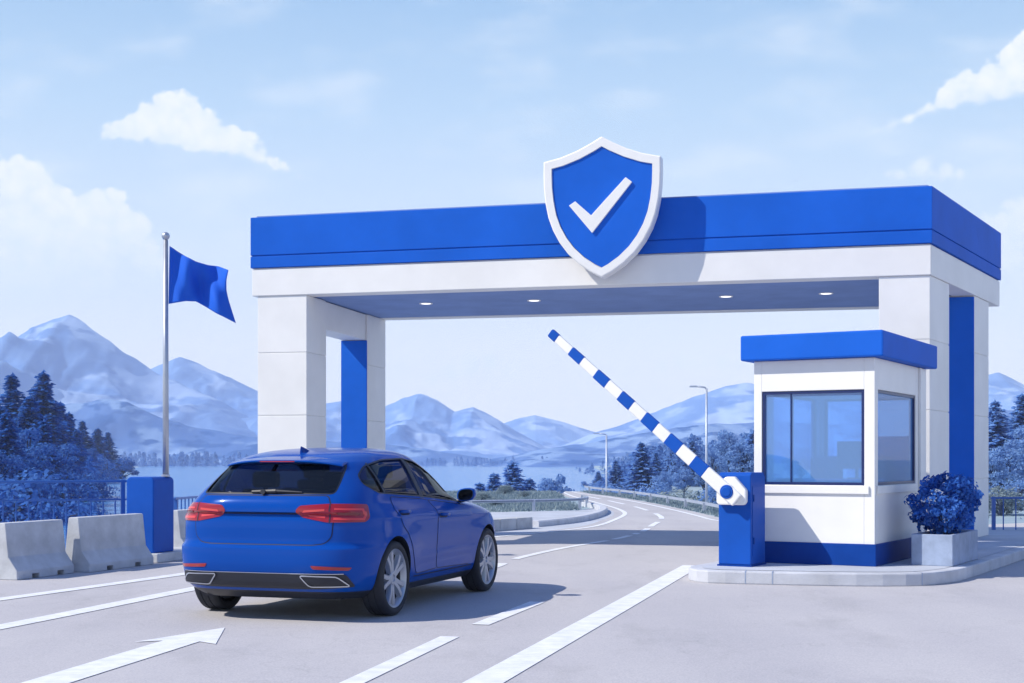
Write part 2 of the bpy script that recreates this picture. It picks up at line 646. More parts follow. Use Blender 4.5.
def kerb_run(mb, P, w, z0, z1, step=.5):
    pts = resample(P, step)
    vs = []
    for i, p in enumerate(pts):
        t = (pts[min(i + 1, len(pts) - 1)] - pts[max(0, i - 1)]).normalized()
        nrm = Vector((t.y, -t.x))
        a, c = p - nrm * w / 2, p + nrm * w / 2
        vs += [(*a, z0), (*a, z1 - .01), (*(a + nrm * .015), z1), (*(c - nrm * .03), z1), (*c, z1 - .025), (*c, z0)]
    fs = []
    for i in range(len(pts) - 1):
        for k in range(5):
            fs.append((i * 6 + k, i * 6 + k + 1, (i + 1) * 6 + k + 1, (i + 1) * 6 + k))
    n = (len(pts) - 1) * 6
    fs += [tuple(range(5, -1, -1)), tuple(range(n, n + 6))]
    mb.add(vs, fs)


RIGHT_EDGE = [(8.2, 29.0), (5.6, 30.4), (4.85, 32.2), (4.75, 35), (4.65, 38.4), (4.3, 45.6), (3.7, 53), (3.0, 58), (2.75, 62)]
LEFT_EDGE = [(-.9, 24.0), (-.24, 25.5), (.54, 26.8), (1.69, 29.3), (2.4, 32.7), (2.93, 36.3), (3.02, 39.6), (2.92, 42.6), (2.66, 47.8), (2.32, 54.4), (2.2, 62)]


def build_roads():
    le = [(p.x - .28, p.y) for p in resample(LEFT_EDGE, .6)]
    re = [(p.x + .25, p.y) for p in resample(RIGHT_EDGE, .6)]
    poly = [(-16, -30), (-15.7, 14.5), (-9.2, 17.9), (-5.75, 19.9), (-5.2, 23.2), (-4.4, 26)] + [(-2.5, 27.2)] + [p for p in le if p[1] > 25.8]
    poly = [(-16, -30), (-15.7, 14.5), (-9.2, 17.9), (-5.75, 19.9), (-5.2, 22.6)] + [p for p in le if p[1] > 24.5] + re[::-1] + [(12, 31.5), (40, 32), (40, -30)]
    sheet('road', poly, .004, M['asphalt'], 'pale grey asphalt checkpoint road winding towards the lake', 'road')
    # paved footway left of the kerb, as far as the low guard rail
    fp = [(-5.2, 22.6), (-5.0, 26.0), (-5.6, 32), (-5.0, 36.0), (0, 37.6), (1.9, 38.8), (2.5, 41.5), (2.4, 44)]
    fp2 = fp + [p for p in le if 24.5 < p[1] < 43.5][::-1]
    sheet('path', fp2, .0035, M['paving'], 'pale paved footway between kerb and low guard rail', 'path')
    k = MB()
    kerb_run(k, [gp(534, 527), gp(570, 523), gp(590, 519), gp(602, 514.5), gp(603, 511.2), gp(597, 508.6), gp(585, 506.2)], .22, 0, .13)
    tag(k.build('kerb', M['kerb']), 'low curving kerb along the left road edge', 'kerb', kind='structure')
    # island under booth and pillars
    base = [gp(706, 583.5), gp(697, 580), gp(693.5, 575), gp(696, 569)]
    isl = [(2.62, 15.72), (2.22, 15.86), (2.06, 16.15), (2.12, 16.55), (2.45, 17.15), (3.4, 19.0), (4.9, 22.2), (6.6, 25.6), (7.4, 26.2), (20, 25.2), (20, 24.6), (10.2, 24.3), (9.2, 23.1), (7.9, 20.9),
           (6.2, 17.9), (5.42, 16.56), (5.12, 16.05), (4.72, 15.62), (4.35, 15.46), (3.8, 15.45), (3.2, 15.56)]
    isl = [(p.x, p.y) for p in resample(isl + isl[:1], .25)][:-1]
    b = MB()
    b.prism(isl, 0.0, .15)
    o = fix_normals(b.build('traffic_island', M['kerb'], bevel=.018))
    tag(o, 'raised pale concrete traffic island with rounded nose under the booth', 'traffic island', kind='structure')
    inner = []
    n = len(isl)
    for i in range(n):
        t = (Vector(isl[(i + 1) % n]) - Vector(isl[i - 1])).normalized()
        inner.append(tuple(Vector(isl[i]) + Vector((t.y, -t.x)) * .16))
    sheet('pavement', inner, .154, M['paving'], 'paved top of the traffic island', 'pavement')
    # joints of the kerb stones
    j = MB()
    for i in range(0, n, 6):
        p = Vector(isl[i])
        t = (Vector(isl[(i + 1) % n]) - Vector(isl[i - 1])).normalized()
        nr = Vector((-t.y, t.x))
        a, c = p + nr * .002, p - nr * .16
        if (c - p).dot(Vector((4, 19)) - p) < 0:
            a, c = p - nr * .002, p + nr * .16
        w = t * .006
        j.add([(*(a - w), .01), (*(a + w), .01), (*(a + w), .152), (*(a - w), .152), (*(c - w), .1525), (*(c + w), .1525)], [(0, 1, 2, 3), (3, 2, 5, 4)])
    tag(j.build('kerb_joint_lines', M['planter']), 'thin joints between the kerb stones of the island', 'kerb', kind='structure')
    # low block wall beside the far kerb
    a, c = Vector(gp(483, 532.5)), Vector(gp(533, 528.5))
    t = (c - a).normalized()
    nr = Vector((-t.y, t.x))
    m = MB()
    L = (c - a).length
    for i in range(3):
        p, q = a + t * (L * i / 3 + .006), a + t * (L * (i + 1) / 3 - .006)
        m.prism([tuple(p), tuple(q), tuple(q + nr * .3), tuple(p + nr * .3)], 0, .235)
    tag(fix_normals(m.build('block_wall', M['concrete'], bevel=.015)), 'low wall of pale concrete blocks ahead of the car bonnet', 'wall')

    def marking(P, w, label, z=.009):
        b = MB()
        for q in (P if isinstance(P[0][0], (tuple, list, Vector)) else [P]):
            ribbon(b, q, w, z)
        return tag(fix_up(b.build('road_marking', M['roadpaint'])), label, 'road marking', kind='structure')

    def fix_up(o):
        bm = bmesh.new()
        bm.from_mesh(o.data)
        for f in bm.faces:
            if f.normal.z < 0: f.normal_flip()
        bm.to_mesh(o.data)
        bm.free()
        return o
    marking([(-1.5, 3.6), (-.17, 8.79), (1.15, 13.8), (2.38, 18.5)], .25, 'wide white lane line running towards the island nose')
    for P, l in (([(-1.9, 4.5), (-1.55, 6.3)], 'white dash nearest the viewer'), ([(-1.02, 8.65), (-.49, 11.04)], 'white dash in front of the blue car'),
                 ([(-.27, 11.84), (.25, 13.75)], 'white dash beside the front door of the car')):
        marking(P, .155, l)
    cen = [(-.3, 17.9), (-.17, 18.5), (.04, 19.7), (.75, 22), (1.64, 24.2), (2.17, 25.8), (2.64, 27.8), (3.05, 30.2), (3.39, 32.1), (3.66, 34.4), (3.74, 37.7), (3.66, 42), (3.3, 48), (2.8, 55), (2.5, 61)]
    cp = resample(cen, .12)
    def sub(y0, y1): return [tuple(p) for p in cp if y0 <= p.y <= y1]
    marking([sub(17.9, 18.9), sub(19.7, 24.2), sub(24.5, 25.9), sub(26.2, 26.8), sub(27.2, 28.6), sub(29.2, 31.6), sub(33, 36.5), sub(38.5, 42), sub(44, 48), sub(50, 54)], .13, 'dashed white centre line bending along the winding road')
    marking([(-5.6, 6.6), (-4.27, 11.67), (-3.52, 14.85), (-2.4, 19.3), (-.9, 24.0)], .22, 'long white edge line passing left of the car')
    marking(LEFT_EDGE, .12, 'thin white line along the left edge of the far road')
    marking([(-6.6, 9.9), (-5.12, 14.0), (-4.04, 17.04), (-2.95, 20.5)], .20, 'white line beside the concrete barriers')
    marking([(p[0] - .12, p[1]) for p in RIGHT_EDGE[1:]], .12, 'white line along the right edge of the far road')
    b = MB()
    d = Vector((.52, 2.84)).normalized()
    nr = Vector((d.y, -d.x))
    tip = Vector((-2.385, 11.63))
    hb = tip - d * 1.0
    tail = tip - d * 4.6
    P = [tip, hb + nr * .33, hb + nr * .15 + d * .12, tail + nr * .15, tail - nr * .15, hb - nr * .15 + d * .12, hb - nr * .33]
    b.add([(p.x, p.y, .009) for p in P], [(0, 1, 2), (0, 2, 5), (0, 5, 6), (2, 3, 4, 5)])
    tag(fix_up(b.build('road_marking', M['roadpaint'])), 'white straight ahead arrow painted behind the car', 'road marking', kind='structure')


build_ground()
build_mountains()
build_roads()
# ------------------------------------------------------------------ gateway canopy
FL, FR = Vector((-4.16, 22.4)), Vector((5.926, 19.8))
ed = (FR - FL).normalized()                     # along the front, towards the right
DL, DR = Vector((.22, 1.0)), Vector((.585, 1.0))  # the two ends splay outwards towards the back
BLc, BRc = FL + DL * 4.1, FR + DR * 4.1
ZS, ZB, ZT = 4.02, 4.445, 5.275


def off(poly, d):
    n = len(poly)
    P = [Vector(p) for p in poly]
    a = sum(P[i].x * P[(i + 1) % n].y - P[(i + 1) % n].x * P[i].y for i in range(n))
    sg = 1 if a > 0 else -1
    out = []
    for i in range(n):
        e0, e1 = (P[i] - P[i - 1]).normalized(), (P[(i + 1) % n] - P[i]).normalized()
        n0, n1 = Vector((e0.y, -e0.x)) * sg, Vector((e1.y, -e1.x)) * sg
        b = (n0 + n1)
        b = b / max(.2, b.dot(n0)) if b.length > 1e-6 else n0
        out.append(tuple(P[i] + b * d))
    return out


def build_gate():
    t = thing('gateway_canopy', 'large blue and white flat roofed gateway canopy on paired pillars spanning the road', 'canopy', (0, 0, 0))
    plan = [tuple(FL), tuple(FR), tuple(BRc), tuple(BLc)]
    m = MB()
    inn = off(plan, -.35)
    # white beam as a ring, soffit panel slightly recessed inside it
    for i in range(4):
        j = (i + 1) % 4
        m.prism([plan[i], plan[j], inn[j], inn[i]], ZS, ZB)
    m.prism(off(plan, -.02), ZB + .002, ZB + .02)
    fix_normals(m.build('beam', M['white'], t, bevel=.012))
    m = MB()
    m.prism(off(plan, -.352), ZS + .012, ZS + .10)
    fix_normals(m.build('soffit', M['soffit'], t))
    for i in range(4):       # soffit joint shadow gaps are part of the panel grid
        pass
    m = MB()
    m.prism(off(plan, .02), ZB + .022, ZB + .205)
    m.prism(off(plan, .005), ZB + .205, ZB + .222)
    m.prism(off(plan, .02), ZB + .222, ZT)
    fix_normals(m.build('fascia', M['blue'], t, bevel=.012))
    m = MB()
    m.prism(off(plan, -.06), ZT + .001, ZT + .03)
    fix_normals(m.build('roof', M['soffit'], t))

    def pillar(u0, base, D, w, y0, y1, name='pillar', s=1, blue=False, zb=0.0):
        a = base + D * y0
        b = base + D * y1
        P = [a + ed * u0, a + ed * (u0 + w), b + ed * (u0 + w), b + ed * u0]
        P = [tuple(p) for p in P]
        m = MB()
        m.prism(off(P, -.012), zb, ZS + .005)
        z = zb
        for zz in (1.10, 2.11, 3.11, ZS - .003):
            m.prism(P, z + .005, zz - .005)
            z = zz
        o = fix_normals(m.build(name, M['white'], t, bevel=.006))
        if blue:
            g = MB()
            e = -.03 * D
            g.prism([tuple(a + ed * (u0 + .004) + e), tuple(a + ed * (u0 + w - .004) + e), tuple(a + ed * (u0 + w - .004)), tuple(a + ed * (u0 + .004))], zb + .01, ZS - .47 if s else ZS - .02)
            fix_normals(g.build('blue_panel', M['blue'], o, bevel=.006))
        return o
    Ltot = (FR - FL).length
    pillar(.09, FL, DL, .84, .02, .90)
    pillar(.43, FL, DL, .50, 3.0, 4.05, blue=True)
    wr = .70
    pillar(Ltot - wr - .02, FR - ed * Ltot, DR, wr, .02, 1.02, zb=.15)
    pillar(Ltot - wr - .02, FR - ed * Ltot, DR, wr, 2.5, 3.42, blue=True, s=0, zb=.15)
    for base, D, u0, w, y0, y1 in ((FL, DL, .46, .44, .905, 2.995),):
        m = MB()
        a, b = base + D * y0, base + D * y1
        m.prism([tuple(a + ed * u0), tuple(a + ed * (u0 + w)), tuple(b + ed * (u0 + w)), tuple(b + ed * u0)], 3.56, ZS - .004)
        fix_normals(m.build('side_beam', M['white'], t, bevel=.008))
    for x, y in ((426, 304), (534, 301), (726, 297), (826, 294)):
        X, D = gp(x, y, ZS)
        m = MB()
        m.lathe([(.085, ZS + .02), (.085, ZS + .004), (.11, ZS - .002), (.115, ZS + .011)], 20, lambda a, b, h: (X + a, D + b, h))
        o = m.build('downlight', M['white2'], t, smooth=True)
        m = MB()
        m.lathe([(.001, ZS + .006), (.084, ZS + .006)], 20, lambda a, b, h: (X + a, D + b, h))
        m.build('lamp_disc', M['lampglow'], o)


def build_shield():
    # shield sign on the front of the canopy, local x along the front, y out of the wall, z up
    c2 = FL + ed * ((.5525) * (FR - FL).length)
    nrm = Vector((ed.y, -ed.x))       # towards the viewer
    ang = math.atan2(ed.y, ed.x)
    t = thing('shield_sign', 'large blue shield sign with white border and white tick on the canopy front', 'sign', (c2.x + nrm.x * .02, c2.y + nrm.y * .02, 5.13), ang)
    k = 1 / 67.0

    def outline(s=1.0, inset=0):
        half = [(0, 69), (12, 62.5), (26, 56), (42, 50.5), (60.4, 46.5), (60.6, 33), (60.2, 20), (58.6, 6), (55.4, -9), (50.5, -22), (43.5, -34.5), (34.5, -46), (23, -56.5), (11, -64.5), (0, -70)]
        pts = [Vector(p) for p in half] + [Vector((-p[0], p[1])) for p in half[-2:0:-1]]
        if inset:
            pts = [Vector(p) for p in off([tuple(p) for p in pts], -inset)]
        return [(p.x * k * .97, p.y * k) for p in pts]

    def slab(mb, P, y0, y1):
        n = len(P)
        vs = [(p[0], -y0, p[1]) for p in P] + [(p[0], -y1, p[1]) for p in P]
        mb.add(vs, [tuple(range(n)), tuple(range(2 * n - 1, n - 1, -1))] + [(i, n + i, n + (i + 1) % n, (i + 1) % n) for i in range(n)])
    m = MB()
    n0 = outline()
    n0b = outline(inset=1.2)
    n1 = outline(inset=8.5)
    n = len(n0)
    loops = [(n1, .14), (n0, .14), (n0, .36), (n0b, .372), (n1, .372)]
    m.add([(p[0], -y, p[1]) for P, y in loops for p in P],
          [(k * n + i, k * n + (i + 1) % n, (k + 1) % 5 * n + (i + 1) % n, (k + 1) % 5 * n + i) for k in range(5) for i in range(n)])
    fix_normals(m.build('border', M['white2'], t))
    m = MB()
    P = outline(inset=9.0)
    n = len(P)
    m.add([(0, -.352, 0)] + [(p[0], -.352, p[1]) for p in P] + [(p[0], -.341, p[1]) for p in P],
          [(0, 1 + i, 1 + (i + 1) % n) for i in range(n)] + [(1 + i, 1 + (i + 1) % n, 1 + n + (i + 1) % n, 1 + n + i) for i in range(n)])
    fix_normals(m.build('shield_face', M['blue'], t))
    px = [(569, 206), (575.5, 202), (592, 216.5), (627.5, 180.6), (634, 185.5), (593, 234)]
    P = [((x - 602.5) * k * .97, (208 - y) * k) for x, y in px]
    m = MB()
    vs = [(p[0], -.353, p[1]) for p in P] + [(p[0], -.385, p[1]) for p in P]
    m.add(vs, [(6, 7, 8, 11), (11, 8, 9, 10)] + [(i, (i + 1) % 6, 6 + (i + 1) % 6, 6 + i) for i in range(6)])
    fix_normals(m.build('tick_mark', M['white2'], t, bevel=.004))
    for sx in (-.5, .5):
        m = MB()
        m.box(sx - .05, sx + .05, -.14, .0, -.12, .12)
        m.build('bracket', M['steel'], t)


# ------------------------------------------------------------------ booth
TH = R(29.7)
BA, BB = Vector((-math.cos(TH), math.sin(TH))), Vector((math.sin(TH), math.cos(TH)))   # leftwards along the front, backwards
BC = Vector((4.24, 16.36))
BW, BD = 1.48, 2.46


def wall_frame(m, w, h0, h1, wx0, wx1, wz0, wz1, th, M4):
    """a wall from x=0..w with one opening; M4(x, y, z) maps wall space (y inwards)"""
    def bx(a, b, c, d):
        vs = [M4(x, y, z) for z in (c, d) for x, y in ((a, 0), (b, 0), (b, th), (a, th))]
        m.add(vs, [(3, 2, 1, 0), (4, 5, 6, 7), (0, 1, 5, 4), (1, 2, 6, 5), (2, 3, 7, 6), (3, 0, 4, 7)])
    bx(0, wx0, h0, h1)
    bx(wx1, w, h0, h1)
    bx(wx0 + .0, wx1, h0, wz0)
    bx(wx0, wx1, wz1, h1)


def build_booth():
    ctr = BC + BA * BW / 2 + BB * BD / 2
    t = thing('guard_booth', 'white guard booth with blue roof and large tinted windows on the island', 'booth', (ctr.x, ctr.y, .154), -TH)
    hw, hd = BW / 2, BD / 2
    z0 = -.154
    W0, W1 = 1.10 - .154, 2.23 - .154
    Ht = 2.60 - .154
    th = .09
    maps = {'f': (lambda x, y, z: (-hw + x, -hd + y, z), BW), 'b': (lambda x, y, z: (hw - x, hd - y, z), BW),
            'r': (lambda x, y, z: (hw - y, -hd + th + x, z), BD - 2 * th), 'l': (lambda x, y, z: (-hw + y, hd - th - x, z), BD - 2 * th)}
    ops = {'f': (.10, 1.355), 'b': (.14, 1.34), 'r': (.05, 1.86), 'l': (.12, 1.9)}
    m = MB()
    for s, (fn, w) in maps.items():
        wall_frame(m, w, .02, Ht, ops[s][0], ops[s][1], W0, W1, th, fn)
    o = fix_normals(m.build('wall', M['white2'], t, bevel=.006))
    m = MB()
    m.box(-hw - .015, hw + .015, -hd - .015, hd + .015, 0, .26)
    m.build('plinth', M['navy'], t, bevel=.006)
    m = MB()
    m.box(-hw + .01, hw - .01, -hd + .01, hd - .01, .261, .275)
    m.build('floor', M['planter'], t)
    m = MB()
    ov = .13
    m.box(-hw - ov, hw + ov, -hd - ov, hd + ov, Ht + .004, Ht + .31)
    m.build('roof', M['blue'], t, bevel=.02)
    for s, (fn, w) in maps.items():
        a, b = ops[s]
        m = MB()
        fr = .035
        def bx(x0, x1, c, d, y0=.012, y1=.06):
            vs = [fn(x, y, z) for z in (c, d) for x, y in ((x0, y0), (x1, y0), (x1, y1), (x0, y1))]
            m.add(vs, [(3, 2, 1, 0), (4, 5, 6, 7), (0, 1, 5, 4), (1, 2, 6, 5), (2, 3, 7, 6), (3, 0, 4, 7)])
        g = .003
        bx(a + g, a + fr, W0 + g, W1 - g)
        bx(b - fr, b - g, W0 + g, W1 - g)
        bx(a + fr, b - fr, W0 + g, W0 + fr)
        bx(a + fr, b - fr, W1 - fr, W1 - g)
        if s == 'f':
            bx(a + .352, a + .364, W0 + fr, W1 - fr, .02, .05)
        if s in 'l':
            bx((a + b) / 2, (a + b) / 2 + .03, W0 + fr, W1 - fr, .02, .05)
        o = fix_normals(m.build('window', M['frameblue'], t))
        m = MB()
        x0, x1, c, d, y = a + fr - .005, b - fr + .005, W0 + fr - .005, W1 - fr + .005, .034
        m.add([fn(x0, y, c), fn(x1, y, c), fn(x1, y, d), fn(x0, y, d)], [(0, 1, 2, 3)])
        m.build('pane', M['glass'], o)
        m = MB()
        def sill(x0, x1, c, d, y0, y1):
            vs = [fn(x, y, z) for z in (c, d) for x, y in ((x0, y0), (x1, y0), (x1, y1), (x0, y1))]
            m.add(vs, [(3, 2, 1, 0), (4, 5, 6, 7), (0, 1, 5, 4), (1, 2, 6, 5), (2, 3, 7, 6), (3, 0, 4, 7)])
        sill(a - .06, b + .06 if s != 'r' else b, W0 - .10, W0 - .004, -.028, -.002)
        fix_normals(m.build('sill', M['white2'], o, bevel=.005))
    # corner trim and door on the road side end
    m = MB()
    m.box(hw + .002, hw + .03, hd - .36, hd - .30, .262, Ht - .003)
    m.build('corner_trim', M['white2'], t, bevel=.004)
    m = MB()
    m.box(hw + .002, hw + .02, hd - .27, hd - .03, .262, Ht - .004)
    m.build('service_panel', M['white2'], t, bevel=.004)
    base = Vector((ctr.x, ctr.y, .154))

    def W(x, y, z):
        v = Vector((x, y, 0))
        v.rotate(__import__('mathutils').Euler((0, 0, -TH)))
        return (base.x + v.x, base.y + v.y, base.z + z)
    # furniture inside, each a thing of its own
    d = thing('desk', 'dark blue desk inside the booth behind the front window', 'desk', W(0, -.55, .276), -TH)
    m = MB(); m.box(-.6, .6, -.3, .3, .70, .74); m.build('desk_top', M['navy'], d, bevel=.006)
    for sx in (-.57, .53):
        m = MB(); m.box(sx, sx + .04, -.27, .27, 0, .698); m.build('leg', M['frameblue'], d)
    c = None
    for x, y, l in ((-.28, .12, 'dark office chair behind the left half of the booth window'), (.36, .22, 'dark office chair behind the right half of the booth window')):
        c = thing('office_chair', l, 'chair', W(x, y, .276), -TH + .15, 'office chairs inside the booth')
        m = MB(); m.box(-.23, .23, -.23, .23, .42, .50); m.build('seat', M['frameblue'], c, bevel=.03)
        m = MB(); m.prism([(-.22, .20), (.22, .20), (.19, .27), (-.19, .27)], .56, 1.02); fix_normals(m.build('backrest', M['frameblue'], c, bevel=.04))
        m = MB(); m.tube([(0, 0, .06), (0, 0, .42)], .03); m.tube([(0, .2, .44), (0, .25, .6)], .02)
        for k in range(5):
            a = k * 2 * math.pi / 5
            m.tube([(0, 0, .08), (.26 * math.cos(a), .26 * math.sin(a), .03)], .02)
        m.build('base', M['black'], c)
    s = thing('monitor', 'flat monitor standing on the desk inside the booth', 'monitor', W(.30, -.45, 1.017), -TH)
    m = MB(); m.box(-.24, .24, -.015, .015, .12, .46); m.build('screen', M['frameblue'], s, bevel=.008)
    m = MB(); m.box(-.10, .10, -.07, .07, 0, .012); m.box(-.02, .02, .017, .03, .01, .25); m.build('stand', M['black'], s)
    s = thing('filing_cabinet', 'tall blue cabinet inside the booth beside the right window', 'cabinet', W(.40, .98, .276), -TH)
    m = MB(); m.box(-.25, .25, -.18, .18, 0, 1.28); m.build('body', M['blue2'], s, bevel=.008)
    m = MB()
    for k in range(3):
        m.box(-.235, .235, -.196, -.182, .06 + k * .4, .43 + k * .4)
    m.build('drawer', M['blue2'], s, bevel=.004)


# ------------------------------------------------------------------ boom barrier
def build_barrier():
    fr = Vector((2.78, 16.30))      # near vertical edge between front and road side faces
    cw, cd, H = .40, .50, 1.10
    ctr = fr + BA * cw / 2 + BB * cd / 2
    t = thing('barrier_gate', 'blue barrier cabinet with raised blue and white striped boom arm beside the booth', 'barrier', (ctr.x, ctr.y, .154), -TH)
    m = MB()
    prof = [(-cd / 2, .02), (cd / 2, .02), (cd / 2, H - .06), (cd / 2 - .06, H), (-cd / 2 + .05, H), (-cd / 2, H - .03)]
    vs = [(x, y, z) for x in (-cw / 2, cw / 2) for y, z in prof]
    n = len(prof)
    m.add(vs, [tuple(range(n)), tuple(range(2 * n - 1, n - 1, -1))] + [(i, n + i, n + (i + 1) % n, (i + 1) % n) for i in range(n)])
    o = fix_normals(m.build('cabinet', M['blue2'], t, bevel=.012))
    m = MB(); m.box(-cw / 2 - .012, cw / 2 + .012, -cd / 2 - .012, cd / 2 + .012, 0, .02); m.build('foot_plate', M['navy'], o)
    m = MB(); m.box(cw / 2 + .001, cw / 2 + .006, -cd / 2 + .05, cd / 2 - .05, .12, H - .16); m.build('door', M['blue2'], o, bevel=.003)
    for zz in (.3, .8):
        m = MB()
        m.box(cw / 2 + .007, cw / 2 + .016, -cd / 2 + .065, -cd / 2 + .09, zz - .04, zz + .04)
        m.build('hinge', M['navy'], o)
    # arm
    hx, hz = -.045, 1.05 - .154 - .02
    y = -cd / 2
    m = MB()
    P = [(-.15, -.125), (-.125, -.155), (.185, -.155), (.215, -.12), (.215, .02), (.075, .175), (-.03, .175), (-.15, .09)]
    n = len(P)
    vs = [(hx + p[0], y - .008, hz + p[1]) for p in P] + [(hx + p[0], y - .085, hz + p[1]) for p in P]
    m.add(vs, [tuple(range(n)), tuple(range(2 * n - 1, n - 1, -1))] + [(i, n + i, n + (i + 1) % n, (i + 1) % n) for i in range(n)])
    hb = fix_normals(m.build('hub_housing', M['white2'], t, bevel=.015))
    m = MB()
    rot = lambda a, b, h: (hx + a, y - h, hz + b)
    m.lathe([(.001, .165), (.05, .165), (.062, .155), (.075, .155), (.082, .145), (.082, .086)], 28, rot)
    smooth_angle(fix_normals(m.build('hub_cap', M['blue2'], hb)))
    ang = math.atan2(1.94, 2.31)
    L = 3.05
    ax, az = -math.cos(ang), math.sin(ang)
    nx, nz = az, -ax        # perpendicular in the arm plane

    def seg(mb, s0, s1, mi=0, grow=0):
        vs = []
        for s in (s0, s1):
            hh = .092 - .034 * s / L + grow
            for a, b in ((-1, -1), (1, -1), (1, 1), (-1, 1)):
                yy = y - .115 + b * (.028 + grow)
                vs.append((hx + ax * s + nx * hh * a * .9, yy, hz + az * s + nz * hh * a * .9))
        mb.add(vs, [(3, 2, 1, 0), (4, 5, 6, 7), (0, 1, 5, 4), (1, 2, 6, 5), (2, 3, 7, 6), (3, 0, 4, 7)], mi)
    m = MB(); seg(m, -.16, L - .012)
    arm = fix_normals(m.build('boom_arm', M['white2'], t, bevel=.016, seg=3))
    f = lambda x: (728 - x) / 177. * L
    for x0, x1 in [(q - 6.4, q + 6.4) for q in (578.8, 605, 629.8, 653.8, 677, 701.5)]:
        m = MB(); seg(m, f(x1), f(x0), 0, .0025)
        fix_normals(m.build('stripe', M['blue2'], arm, bevel=.016, seg=3))
    m = MB(); seg(m, f(559), f(551), 0, .004)
    fix_normals(m.build('end_cap', M['blue2'], arm, bevel=.018, seg=3))


# ------------------------------------------------------------------ planter and its bush
def leaf_cloud(m, pts, size, rnd, lobes=5):
    for p, nrm in pts:
        s = size * rnd.uniform(.6, 1.25)
        q = (Vector(nrm) + Vector((rnd.uniform(-1, 1), rnd.uniform(-1, 1), rnd.uniform(-.7, 1))) * .75).normalized()
        a = q.orthogonal().normalized()
        b = q.cross(a)
        w = rnd.uniform(0, 6.28)
        a, b = a * math.cos(w) + b * math.sin(w), b * math.cos(w) - a * math.sin(w)
        p = Vector(p)
        if lobes == 4:
            m.add([p - a * s * .5, p - b * s * .3, p + a * s * .5, p + b * s * .3], [(0, 1, 2, 3)])
        else:
            m.add([p - a * s * .5, p - a * s * .1 - b * s * .34, p + a * s * .32 - b * s * .22, p + a * s * .55, p + a * s * .32 + b * s * .22, p - a * s * .1 + b * s * .34], [(0, 1, 2, 3, 4, 5)])


def build_planter():
    c = Vector((5.15, 16.36))
    w, d = .48, 1.42
    ctr = c + BA * w / 2 + BB * d / 2
    t = thing('planter', 'low bluish concrete planter box with a dark blue bush beside the booth', 'planter', (ctr.x, ctr.y, .154), -TH)
    m = MB()
    h = .37
    hw, hd, th = w / 2, d / 2, .05
    m.box(-hw, hw, -hd, -hd + th, 0, h); m.box(-hw, hw, hd - th, hd, 0, h)
    m.box(-hw, -hw + th, -hd + th, hd - th, 0, h); m.box(hw - th, hw, -hd + th, hd - th, 0, h)
    m.build('box', M['planter'], t, bevel=.008)
    m = MB(); m.box(-hw + th, hw - th, -hd + th, hd - th, .02, h - .05); m.build('soil', M['soil'], t)
    rnd = random.Random(5)
    s = thing('bush', 'rounded dark blue leafy bush growing in the concrete planter', 'bush', (ctr.x - .02, ctr.y - .10, .154 + h - .06), -TH)
    pts = []
    for k in range(95):
        # sub clumps over an egg-shaped crown
        u, v = rnd.uniform(-1, 1), rnd.uniform(0, 6.28)
        q = Vector((math.sqrt(1 - u * u) * math.cos(v), math.sqrt(1 - u * u) * math.sin(v), u))
        r = rnd.uniform(.70, 1.06)
        cc = Vector((q.x * .41 * r, q.y * .55 * r, .40 + q.z * .36 * r))
        if cc.z < .03: cc.z = .03 + rnd.uniform(0, .05)
        cr = rnd.uniform(.055, .10)
        for i in range(46):
            u, v = rnd.uniform(-1, 1), rnd.uniform(0, 6.28)
            g = Vector((math.sqrt(1 - u * u) * math.cos(v), math.sqrt(1 - u * u) * math.sin(v), u))
            pts.append((cc + g * cr * rnd.uniform(.6, 1.05), g))
    m = MB()
    leaf_cloud(m, pts, .052, rnd, 6)
    m.build('crown', M['shrubleaf'], s)
    m = MB()
    for k in range(14):
        a = rnd.uniform(0, 6.28)
        e = (math.cos(a) * .26, math.sin(a) * .38, rnd.uniform(.3, .6))
        m.tube([(0, 0, 0), (e[0] * .4, e[1] * .4, e[2] * .55), e], [.014, .010, .005], 5)
    m.build('stem', M['bark'], s)


# ------------------------------------------------------------------ left edge: blue pier, flag, barriers, railings
def rail_run(name, label, pts, ztop, zmid, zbot, spacing, posts, group=None, r=.022, post=.03, pmat='railblue'):
    """pts: 2 ground points; a top rail, an optional middle rail, a bottom rail, balusters below the middle"""
    a, b = Vector(pts[0]), Vector(pts[1])
    L = (b - a).length
    d = (b - a) / L
    t = thing(name, label, 'railing', (a.x, a.y, 0), math.atan2(d.y, d.x), group)
    for z in [ztop] + ([zmid] if zmid else []) + [zbot]:
        m = MB()
        hh = .035 if z == ztop else .025
        m.box(0, L, -hh * .8, hh * .8, z - hh, z)
        m.build('rail', M[pmat], t, bevel=.008)
    top = (zmid or ztop) - .03
    k = int(L / spacing)
    bal = None
    for i in range(1, k):
        x = L * i / k
        if min(abs(x - q) for q in posts) < post * 1.2: continue
        if bal is None:
            m = MB()
            m.tube([(0, 0, zbot - .005), (0, 0, top)], .011, 6)
            bal = o = m.build('baluster', M[pmat], t)
        else:
            o = bal.copy()
            C.objects.link(o)
        o.location = (x, 0, 0)
    for s in posts:
        m = MB()
        m.box(s - post, s + post, -post, post, 0, ztop + .004)
        m.box(s - post * 1.8, s + post * 1.8, -post * 1.8, post * 1.8, 0, .015)
        m.build('post', M[pmat], t, bevel=.006)
    return t


